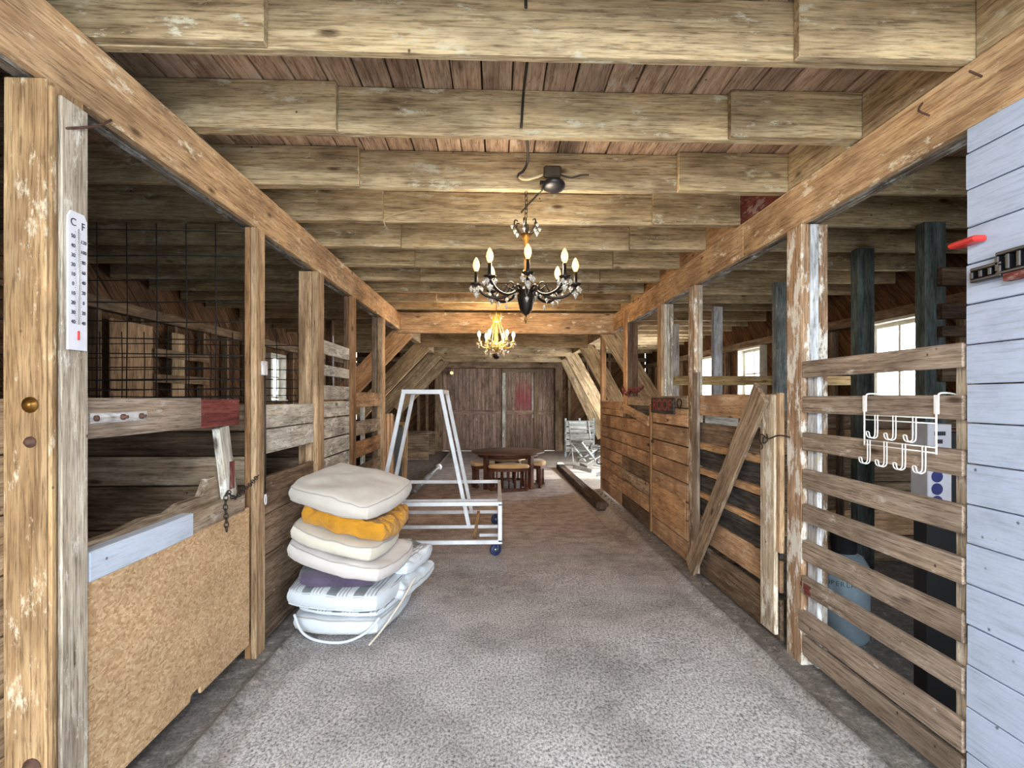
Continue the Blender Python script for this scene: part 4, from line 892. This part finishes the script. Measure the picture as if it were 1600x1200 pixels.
# ================================================================ chandeliers
def octa(name, c, r, h, mat, parent):
    vs = [(r, 0, 0), (0, r, 0), (-r, 0, 0), (0, -r, 0), (0, 0, h * .35), (0, 0, -h * .65)]
    fs = [(0, 1, 4), (1, 2, 4), (2, 3, 4), (3, 0, 4), (1, 0, 5), (2, 1, 5), (3, 2, 5), (0, 3, 5)]
    return link(name, mesh_of(vs, fs), M[mat], parent, Matrix.Translation(Vector(c)))
def chandelier(root, c, zt, n_, R_, phase, mats, bulbmat, bulb_r, bulb_h, zc, zbody, candle_h, big=True):
    """c centre (x, y); zt hanging height; zc cup height; zbody (top, bottom) of the central body"""
    x, y = c; body, gilt, cr = mats
    bt, bb = zbody; h = bt - bb
    lathe('body', [(.006, bb), (.018, bb + .06 * h), (.036, bb + .22 * h), (.049, bb + .6 * h), (.050, bb + .75 * h), (.040, bb + .85 * h), (.056, bb + .93 * h), (.034, bt), (.012, bt + .02)], (x, y, 0), body, root, 20)
    lathe('finial', [(.002, bb - .045), (.009, bb - .025), (.004, bb - .01), (.007, bb)], (x, y, 0), gilt, root, 10)
    lathe('stem', [(.011, bt), (.011, bt + .03), (.018, bt + .06), (.010, bt + .10), (.013, bt + .18), (.008, bt + .26), (.02, bt + .29), (.035, bt + .315), (.012, bt + .32)], (x, y, 0), gilt, root, 14)
    zk = bt + .33
    for k in range(6):
        a = 2 * math.pi * k / 6 + .3; ca, sa = math.cos(a), math.sin(a)
        pts = [(x + ca * r_, y + sa * r_, zk + z_) for r_, z_ in ((.01, -.03), (.045, .0), (.07, .035), (.066, .06), (.05, .055))]
        tube('crown_scroll', smoothpts(pts, 4), .004, body, root, 6)
        octa('crystal', (x + ca * .068, y + sa * .068, zk + .0), .011, .035, cr, root); octa('crystal', (x + ca * .085, y + sa * .085, zk + .025), .010, .03, cr, root)
    tube('rod', [(x, y, zk - .02), (x, y, zk + .08)], .004, body, root)
    chain('chain', None, [(x, y, zk + .08), (x + .002, y, (zk + zt) / 2 + .04), (x, y, zt)], .032, .0022, .009, body if body != 'gold' else 'bronze', parent=root)
    for k in range(n_):
        a = phase + 2 * math.pi * k / n_; ca, sa = math.cos(a), math.sin(a)
        def P(r_, z_, ta=0): return (x + ca * r_ - sa * ta, y + sa * r_ + ca * ta, z_)
        zl = zc - .06
        tube('arm', smoothpts([P(.03, bt - .01), P(.07, bt + .015), P(.09, zl + .01), P(R_ * .55, zl - .015), P(R_ * .82, zl), P(R_, zc - .01)], 5), .0085 if big else .0055, body, root, 8)
        tube('scroll', smoothpts([P(R_ * .62, zl - .005), P(R_ * .48, zl + .055), P(R_ * .36, zl + .05), P(R_ * .38, zl + .02), P(R_ * .46, zl + .025)], 4), .004, body, root, 6)
        lathe('drip_pan', [(.008, -.012), (.028, -.002), (.036, .006), (.030, .007), (.012, .002)], P(R_, zc), gilt if not big else body, root, 14)
        lathe('candle', [(.010, 0), (.011, candle_h * .1), (.010, candle_h)], P(R_, zc), body if big else 'bulb_sleeve', root, 10)
        bz = zc + candle_h
        lathe('bulb', [(.007, 0), (bulb_r * .75, bulb_h * .18), (bulb_r, bulb_h * .42), (bulb_r * .85, bulb_h * .66), (bulb_r * .4, bulb_h * .9), (.0015, bulb_h)], P(R_, bz), bulbmat, root, 12)
        for q in range(4):
            b2 = 2 * math.pi * q / 4 + a + .4
            octa('crystal', (P(R_, 0)[0] + math.cos(b2) * .032, P(R_, 0)[1] + math.sin(b2) * .032, zc - .022), .013, .04, cr, root)
        octa('crystal', P(R_, zc - .05), .018, .05, cr, root)
        octa('crystal', P(R_ * .55, zl - .045), .011, .035, cr, root); octa('crystal', P(R_ * .3, zl + .0), .010, .03, cr, root)
M['bulb_sleeve'] = plain('cream_candle_sleeve', (246, 236, 200), .5)
C1 = (.172, 3.12)
ch1 = thing('chandelier', 'dark bronze chandelier with eight lit candle bulbs, nearer one', 'chandelier', (C1[0], C1[1], ZJ))
chandelier(ch1, C1, ZJ, 8, .285, -math.pi / 2 - .02, ('bronze', 'bronzegold', 'glassy'), 'bulb1', .020, .082, 2.10, (2.075, 1.925), .075)
pt('chandelier_glow', (C1[0], C1[1], 2.26), 24, (1.0, .84, .64), .12)
C2 = (.005, 6.762)
ch2 = thing('chandelier', 'bright golden crystal chandelier hanging in front of the lit header', 'chandelier', (C2[0], C2[1], ZJ))
chandelier(ch2, C2, ZJ, 6, .215, .12, ('gold', 'gold', 'glassy'), 'bulb2', .020, .075, 2.145, (2.12, 2.02), .06, False)
for k in range(14):
    a = 2 * math.pi * k / 14; rr = .11 if k % 2 else .15; dz = .0 if k % 2 else .03
    tube('bead_string', smoothpts([(C2[0] + math.cos(a) * .03, C2[1] + math.sin(a) * .03, 2.42), (C2[0] + math.cos(a) * rr * .6, C2[1] + math.sin(a) * rr * .6, 2.28), (C2[0] + math.cos(a) * rr, C2[1] + math.sin(a) * rr, 2.03 + dz)], 3), .0035, 'gold', ch2, 5)
    octa('crystal', (C2[0] + math.cos(a) * rr, C2[1] + math.sin(a) * rr, 1.99 + dz), .015, .06, 'glassy', ch2)
lathe('bottom_bowl', [(.004, 1.93), (.03, 1.94), (.045, 1.965), (.05, 2.0), (.03, 2.01)], (C2[0], C2[1], 0), 'bronze', ch2, 16)
lathe('top_canopy', [(.065, 2.50), (.05, 2.475), (.055, 2.40), (.03, 2.39)], (C2[0], C2[1], 0), 'gold', ch2, 16)
pt('chandelier_glow', (C2[0], C2[1] + .0, 2.24), 58, (1.0, .68, .38), .16)

# fill lamps added out of view behind the camera, hinted at by the joist cable
for lx, ly, lab in ((.15, -.15, 'added round white fill lamp under the joists behind the viewpoint'), (.15, -1.5, 'added round white fill lamp near the open barn door')):
    cl = thing('fill_lamp', lab, 'lamp', (lx, ly, ZJ)); lathe('base', [(.10, 0), (.10, -.03), (.13, -.035), (.13, -.045), (.02, -.046)], (lx, ly, ZJ), 'whiteend', cl, 24)
    lathe('globe', [(.12, -.046), (.155, -.09), (.15, -.14), (.10, -.19), (.02, -.205)], (lx, ly, ZJ), 'fillglobe', cl, 24)
    pt('fill_lamp_light', (lx, ly, ZJ - .35), 80, (.88, .95, 1.0), .16)

# ================================================================ cushions
def cushion_mesh(a, b_, edge, puff, corner=.75, wr=.004, bend=(0, 0), n_=30, seed=0, freq=6):
    """box cushion: half sizes a, b_; edge band thickness; puffed faces"""
    V, F = [], []; idx = {}
    def P(u, v, s):
        # squircle the outline
        k = corner
        x = u * (1 - k * .5 * (v * v) * abs(u) ** 2 * .35); y_ = v * (1 - k * .5 * (u * u) * abs(v) ** 2 * .35)
        f = (1 - abs(u) ** 4) * (1 - abs(v) ** 4)
        z = s * (edge / 2 + puff * f ** .45)
        sh = 1 - .02 * (1 - abs(s))
        p = Vector((x * a * sh, y_ * b_ * sh, z))
        nn = noise.noise(Vector((p.x * freq + seed, p.y * freq, s * 3))) + .5 * noise.noise(Vector((p.x * freq * 2.3, p.y * freq * 2.3 + seed, s)))
        p.z += nn * wr * (1 if s > 0 else .5) * 2
        p.z += bend[0] * (u * u - .4) + bend[1] * (v * v - .4)
        return p
    for s in (1, -1):
        for i in range(n_ + 1):
            for j in range(n_ + 1):
                u, v = -1 + 2 * i / n_, -1 + 2 * j / n_
                u = math.sin(u * math.pi / 2); v = math.sin(v * math.pi / 2)
                idx[(i, j, s)] = len(V); V.append(P(u, v, s))
    for i in range(n_):
        for j in range(n_):
            F.append((idx[i, j, 1], idx[i + 1, j, 1], idx[i + 1, j + 1, 1], idx[i, j + 1, 1])); F.append((idx[i, j, -1], idx[i, j + 1, -1], idx[i + 1, j + 1, -1], idx[i + 1, j, -1]))
    per = [(i, 0) for i in range(n_)] + [(n_, j) for j in range(n_)] + [(i, n_) for i in range(n_, 0, -1)] + [(0, j) for j in range(n_, 0, -1)]
    # rounded edge band: a bulged middle ring
    ring = {}
    for (i, j) in per:
        m_ = (V[idx[i, j, 1]] + V[idx[i, j, -1]]) / 2; out = Vector((m_.x / a, m_.y / b_, 0)); out.normalize()
        ring[i, j] = len(V); V.append(m_ + out * edge * .28)
    for k in range(len(per)):
        p, q = per[k], per[(k + 1) % len(per)]
        F.append((idx[p + (1,)], ring[p], ring[q], idx[q + (1,)])); F.append((ring[p], idx[p + (-1,)], idx[q + (-1,)], ring[q]))
    top = [V[idx[p + (1,)]].copy() for p in per]; bot = [V[idx[p + (-1,)]].copy() for p in per]
    me = mesh_of(V, F, True)
    for p in me.polygons:
        if p.index >= 2 * n_ * n_: p.material_index = 1
    return me, top, bot
def rot_mat(yaw, pitch, roll): return Matrix.Rotation(R(yaw), 4, 'Z') @ Matrix.Rotation(R(pitch), 4, 'X') @ Matrix.Rotation(R(roll), 4, 'Y')
CUSH_TOP = {}
def cushion(label, loc, size, edge, puff, yaw, pitch, roll, mat, pipe=None, **kw):
    me, top, bot = cushion_mesh(size[0] / 2, size[1] / 2, edge, puff, **kw)
    me.materials.append(M[mat]); me.materials.append(M['pale_fab' if mat == 'striped_fab' else mat])
    mw = Matrix.Translation(Vector(loc)) @ rot_mat(yaw, pitch, roll)
    o = link('cushion', me, M[mat], None, mw); tag(o, label, 'cushion', 'cushions in the floor stack'); md = o.modifiers.new('b', 'SUBSURF'); md.levels = 1; md.render_levels = 1
    if pipe:
        for ring in (top, bot):
            vs, fs = tubem(ring, .0045, 6, True); link('piping', mesh_of(vs, fs, True), M[pipe], o, mw)
    return o
cushion('pale blue white cushion at the very bottom of the stack', (-.93, 3.70, .065), (.60, .76), .075, .025, -9, 0, 0, 'pale_fab', 'piping_fab', wr=.006, seed=3)
cushion('thin grey striped pad folded under the striped cushion', (-.91, 3.70, .142), (.58, .74), .022, .008, -11, 0, 1, 'striped_fab', None, wr=.004, seed=18)
cushion('grey and white striped cushion with a pale blue border, low in the stack', (-.95, 3.68, .225), (.64, .74), .085, .03, -9, 1, 2, 'striped_fab', 'pale_fab', wr=.006, seed=8)
cushion('grey striped pad crumpled at the right rear of the stack', (-.66, 3.88, .33), (.30, .44), .055, .03, -18, 4, 6, 'striped_fab', 'pale_fab', wr=.014, seed=71, freq=11)
cushion('pale quilted pad hanging out at the right side of the stack', (-.62, 3.84, .20), (.20, .56), .06, .03, -17, 3, 20, 'pale_fab', 'piping_fab', wr=.012, seed=77, freq=11)
cushion('flat purple knitted cushion squeezed in the middle of the stack', (-1.0, 3.56, .33), (.48, .44), .045, .02, 8, 0, 4, 'purple_fab', None, wr=.008, seed=12, freq=12)
cushion('off white cushion drooping below the cream one', (-.95, 3.66, .44), (.70, .60), .075, .018, -14, 3, 12, 'white_fab', 'piping_fab', wr=.007, seed=21, bend=(.02, 0))
cushion('cream cushion right under the mustard cushion', (-.98, 3.63, .56), (.60, .52), .075, .015, -11, 3, 14, 'cream_fab', 'piping_fab', wr=.006, seed=31, bend=(.01, 0))
cushion('mustard yellow crumpled cushion second from the top', (-.92, 3.68, .685), (.60, .54), .10, .02, -9, 5, 14, 'mustard_fab', None, wr=.022, seed=40, freq=10)
cushion('large plain beige cushion on top of the stack', (-.945, 3.64, .845), (.64, .60), .085, .035, -20, 8, 10, 'beige_fab', 'piping_fab', wr=.010, seed=55)
ts = thing('tie_cords', 'two pale tie cords trailing from the stack onto the floor', 'cord', (-.62, 3.3, .01))
tube('cord', smoothpts([(-.53, 3.62, .27), (-.60, 3.46, .16), (-.68, 3.32, .06), (-.74, 3.20, .010)]), .006, 'cream_fab', ts)
tube('cord', smoothpts([(-1.22, 3.34, .14), (-1.16, 3.29, .06), (-1.06, 3.25, .022), (-.90, 3.23, .016), (-.78, 3.27, .05), (-.70, 3.30, .13)]), .008, 'pale_fab', ts)

# ================================================================ white cart
ct = thing('steel_cart', 'white steel rolling cart with a tall trapezoid frame', 'cart', (-.6, 5.6, 0))
def sq(name, A, B, r=.018, mat='whitemetal', side=(0, 1, 0)): return bar(name, A, B, r * 2, r * 2, mat, ct, side, .003)
XC0, XC1, YN, YM, YF = -1.12, .055, 4.98, 5.58, 6.3
ZL, ZH = .135, .485
for yv in (YN, YF):
    sq('bottom_rail', (XC0, yv, ZL), (XC1, yv, ZL)); sq('top_rail', (XC0, yv, ZH), (XC1, yv, ZH))
    for xx in (XC0 + .018, XC1 - .018): sq('corner_post', (xx, yv, ZL), (xx, yv, ZH), side=(1, 0, 0))
sq('middle_rail', (XC0, YM, ZL), (XC1, YM, ZL), .016); sq('middle_rail', (XC0, YM - .45, ZH), (XC1, YM - .45, ZH), .014)
for xx in (XC0 + .018, XC1 - .018):
    for zv in (ZL, ZH): sq('side_rail', (xx, YN, zv), (xx, YF, zv), side=(1, 0, 0))
sq('side_rail', (-.2, YN, ZL), (-.2, YF, ZL), .016, 'tan', (1, 0, 0)); sq('stub_rail', (-.16, YN + .25, ZL), (XC1, YN + .25, ZL), .014)
for yv in (YM, YF - .06):
    for s_ in (-1, 1):
        xb = -.75 + s_ * .475; xt_ = -.75 + s_ * .19; sq('slanted_upright', (xb, yv, ZL), (xt_, yv, 1.51), .02, side=(0, 1, 0))
    sq('top_bar', (-.96, yv, 1.515), (-.54, yv, 1.515), .022)
for xx in (-.94, -.56): sq('top_spreader', (xx, YM, 1.515), (xx, YF - .06, 1.515), .022, side=(1, 0, 0))
for (xx, yv) in ((XC1 - .06, YN + .03), (XC1 - .06, YF - .03), (XC0 + .06, YN + .03), (XC0 + .06, YF - .03)):
    w_ = lathe('caster_wheel', [(.015, -.016), (.050, -.016), (.056, -.010), (.056, .010), (.050, .016), (.015, .016)], (xx, yv, .057), 'bluerubber', ct, 20, True, (.6, -1, 0))
    lathe('wheel_hub', [(.018, -.018), (.018, .018)], (xx, yv, .057), 'steel', w_, 12, True, (.6, -1, 0))
    box('caster_fork', xx - .026, xx - .020, yv - .012, yv + .03, .055, .118, 'steel', ct); box('caster_fork', xx + .020, xx + .026, yv - .012, yv + .03, .055, .118, 'steel', ct)

# ================================================================ round table and nested stools
TX, TY = .20, 9.0
tb = thing('round_table', 'low round dark wooden table in the middle of the far aisle', 'table', (TX, TY, 0))
lathe('table_top', [(.57, .545), (.60, .555), (.61, .568), (.60, .58), (.02, .582)], (TX, TY, 0), 'tabletop', tb, 48)
lathe('apron', [(.50, .49), (.50, .545), (.46, .545), (.46, .49)], (TX, TY, 0), 'tableleg', tb, 32)
for k in range(4):
    a = math.pi / 4 + k * math.pi / 2; px_, py_ = TX + math.cos(a) * .50, TY + math.sin(a) * .50
    bar('leg', (px_, py_, 0), (px_, py_, .545), .07, .07, 'tableleg', tb, (math.cos(a), math.sin(a), 0))
def wedge_stool(label, ang, rot_off):
    c = Vector((TX + math.cos(ang) * .05, TY + math.sin(ang) * .05, 0)); t = thing('wedge_stool', label, 'stool', c + Vector((math.cos(ang) * .3, math.sin(ang) * .3, 0)), 'stools nested under the round table')
    h0, h1 = ang - R(34), ang + R(34)
    def ringp(r, a): return (math.cos(a) * r, math.sin(a) * r)
    arc = [ringp(.56, h0 + (h1 - h0) * q / 12) for q in range(13)]; inner = [ringp(.20, h1), ringp(.20, h0)]
    mw = Matrix.Translation(c)
    prism('apron', arc + inner, .05, mw @ Matrix.Translation((0, 0, .335)), 'tableleg', t); prism('base_rail', [ringp(.56, h0 + (h1 - h0) * q / 12) for q in range(13)] + [ringp(.51, h1 - (h1 - h0) * q / 12) for q in range(13)], .035, mw @ Matrix.Translation((0, 0, .03)), 'tableleg', t)
    # seat cushion with rounded outline
    V, F = [], []; out = [ringp(.575, h0 + (h1 - h0) * q / 12) for q in range(13)] + [ringp(.38, h1), ringp(.20, h1 - .05), ringp(.20, h0 + .05), ringp(.38, h0)]
    cx_ = sum(p[0] for p in out) / len(out); cy_ = sum(p[1] for p in out) / len(out); n_ = len(out)
    for sc_, z in ((.97, .36), (1.0, .375), (1.0, .395), (.95, .41), (.75, .422), (.4, .428)):
        V += [(cx_ + (p[0] - cx_) * sc_, cy_ + (p[1] - cy_) * sc_, z) for p in out]
    for i in range(5):
        for k in range(n_): F.append((i * n_ + k, i * n_ + (k + 1) % n_, (i + 1) * n_ + (k + 1) % n_, (i + 1) * n_ + k))
    F.append(tuple(5 * n_ + k for k in range(n_))); F.append(tuple(range(n_))[::-1])
    link('seat_cushion', mesh_of(V, F, True), M['stoolseat'], t, mw)
    for q in range(7):
        a = h0 + .06 + (h1 - h0 - .12) * q / 6; p = ringp(.535, a)
        tube('spindle' if 0 < q < 6 else 'leg', [c + Vector((p[0], p[1], .0 if q in (0, 6) else .04)), c + Vector((p[0], p[1], .32))], .012 if 0 < q < 6 else .024, 'tableleg', t, 8)
    for a in (h0 + .1, h1 - .1):
        p = ringp(.22, a); tube('leg', [c + Vector((p[0], p[1], 0)), c + Vector((p[0], p[1], .32))], .02, 'tableleg', t, 8)
M['stoolseat'] = fabric('tan_seat_fabric', (204, 168, 120), .85)
wedge_stool('tan cushioned wedge stool at the front of the round table', -math.pi / 2, 0)
wedge_stool('tan cushioned wedge stool on the right side of the round table', .0, 0)
wedge_stool('wedge stool in shadow on the left side of the round table', math.pi, 0)
wedge_stool('tan cushioned wedge stool at the back of the round table', math.pi / 2, 0)

# ================================================================ far objects
# dark timber along the gutter
lg = thing('old_timber', 'old dark timber lying along the gutter with a white end', 'timber', (1.36, 9, 0))
bar('timber', (1.33, 11.2, .03), (1.42, 7.2, .0), .16, .11, 'log', lg, (1, 0, 0), .02, .012)
bar('white_end', (1.328, 11.32, .05), (1.33, 11.2, .05), .15, .12, 'whiteend', lg, (1, 0, 0), .02)
tt = thing('clear_tube_shape', 'clear tube shape with a white round end on the left floor', 'tube', (-1.1, 10.6, .0))  # white spot and pale streak, modelled as a capped clear tube
tube('sleeve', [(-1.25, 8.3, .05), (-1.2, 9.6, .055), (-1.15, 10.9, .06)], .05, 'tube', tt, 12)
lathe('cap', [(.045, 0), (.06, .01), (.062, .05), (.03, .07)], (-1.145, 11.0, .062), 'whiteend', tt, 16, True, (0, -1, .2))
# folded white chairs heap
def folding_chair(label, x, y, z, yaw, tilt, s=1.0):
    t = thing('folding_chair', label, 'chair', (x, y, z)); mw = Matrix.Translation((x, y, z)) @ rot_mat(yaw, tilt, 0)
    def P(a, b_, c): return mw @ Vector((a * s, b_ * s, c * s))
    for sx_ in (-.23, .23):
        bar('leg', P(sx_, -.22, .0), P(sx_, .20, .85), .05, .03, 'greyjunk', t, (0, 1, 0)); bar('leg', P(sx_ * .9, .24, .0), P(sx_ * .9, -.18, .45), .05, .03, 'greyjunk', t, (0, 1, 0))
    for k in range(4): bar('seat_slat', P(-.23, -.18 + k * .1, .45), P(.23, -.18 + k * .1, .45), .075, .018, 'greyjunk', t, (0, 1, 0))
    for k in range(3): bar('back_slat', P(-.22, .13 + k * .035, .62 + k * .09), P(.22, .13 + k * .035, .62 + k * .09), .07, .018, 'greyjunk', t, (0, .4, 1))
folding_chair('grey folding chair with dark back leaning by the rear wall', 1.95, 12.6, 0, 12, 8, 1.05)
folding_chair('grey folding chair lying tipped over in front of the heap', 2.25, 11.8, .10, -60, 70, .9)
folding_chair('pale folding chair collapsed at the right of the heap', 2.75, 12.3, .12, 40, -62, .9)
cr = thing('blue_grey_crate', 'blue grey slatted crate standing against the right rear wall', 'crate', (2.0, 13.5, 0))
for k in range(5): box('slat', 1.72, 2.42, 13.4, 13.43, .12 + k * .16, .25 + k * .16, 'greyjunk', cr)
for xx in (1.70, 2.05, 2.40): box('upright', xx, xx + .05, 13.43, 13.47, 0, .95, 'greypost', cr)
random.seed(21)
for k in range(9):
    xx, yv = 1.86 + .5 * (k % 3), 10.0 + .5 * (k // 3)
    a = random.uniform(0, 3.1)
    tag(bar('scrap_board', (xx, yv, .03), (xx + math.cos(a) * .42, yv + abs(math.sin(a)) * .35, .05 + random.random() * .10), .08, .02, 'greyjunk', None, (0, 0, 1) if k % 3 == 0 else (1, 0, .2)), 'pale scrap board lying in the heap by the folding chairs', 'board', 'scrap boards in the rear right heap')
# left rear
lp = thing('leaning_panel', 'blue grey panel in a wooden frame leaning left of the white cart', 'panel', (-1.6, 8.4, 0))
bar('pane', (-1.62, 8.5, .02), (-1.62, 8.6, 1.0), .34, .02, 'skyblue', lp, (1, 0, 0)); bar('stile', (-1.42, 8.47, .0), (-1.42, 8.58, 1.05), .08, .035, 'tan', lp, (1, 0, 0)); bar('stile', (-1.82, 8.47, .0), (-1.82, 8.58, 1.05), .08, .035, 'tan', lp, (1, 0, 0))
bar('head_rail', (-1.86, 8.58, 1.05), (-1.38, 8.58, 1.05), .05, .04, 'tan', lp, (0, 0, 1))
bx = thing('feed_bunk', 'low weathered plank bunk along the left rear wall', 'bunk', (-2.2, 13, 0))
for k in range(3): box('plank', -2.9, -1.55, 12.6, 12.64, .02 + k * .2, .21 + k * .2, 'stallplank', bx)
for k in range(3): box('plank', -2.9, -1.55, 13.9, 13.94, .02 + k * .2, .21 + k * .2, 'stallplank', bx)
box('top_board', -2.9, -1.5, 12.55, 12.85, .63, .66, 'stallplank', bx)
# lamp by the barn door
lm = thing('door_bulb', 'small bare bulb in a white holder by the top left of the barn door', 'lamp', (-1.15, 14.7, 2.1))
lathe('holder', [(.05, 0), (.05, .03), (.03, .06)], (-1.2, 14.88, 2.13), 'whiteend', lm, 14, True, (0, -1, 0)); lathe('bulb', [(.015, 0), (.035, .03), (.04, .06), (.02, .09), (.002, .1)], (-1.2, 14.80, 2.13), 'bulb1', lm, 12, True, (0, -1, 0))
# rubble along the foot of the right wall
V, F = [], []
random.seed(9)
for k in range(150):
    yv = random.uniform(2.9, 8.4); xx = XR - .03 - abs(random.gauss(0, .05)); r = random.uniform(.005, .018); o = len(V)
    z = floor_h(xx, yv) + r * .3
    for a, b_, c in ((1, 0, 0), (0, 1, 0), (-1, 0, 0), (0, -1, 0), (0, 0, 1), (0, 0, -1)): V.append((xx + a * r * random.uniform(.7, 1.3), yv + b_ * r * random.uniform(.7, 1.3), z + c * r * .7))
    F += [(o, o + 1, o + 4), (o + 1, o + 2, o + 4), (o + 2, o + 3, o + 4), (o + 3, o, o + 4), (o + 1, o, o + 5), (o + 2, o + 1, o + 5), (o + 3, o + 2, o + 5), (o, o + 3, o + 5)]
tag(link('rubble', mesh_of(V, F), M['cobble']), 'loose crumbs of concrete and dirt along the foot of the right stall wall', 'rubble', kind='stuff')
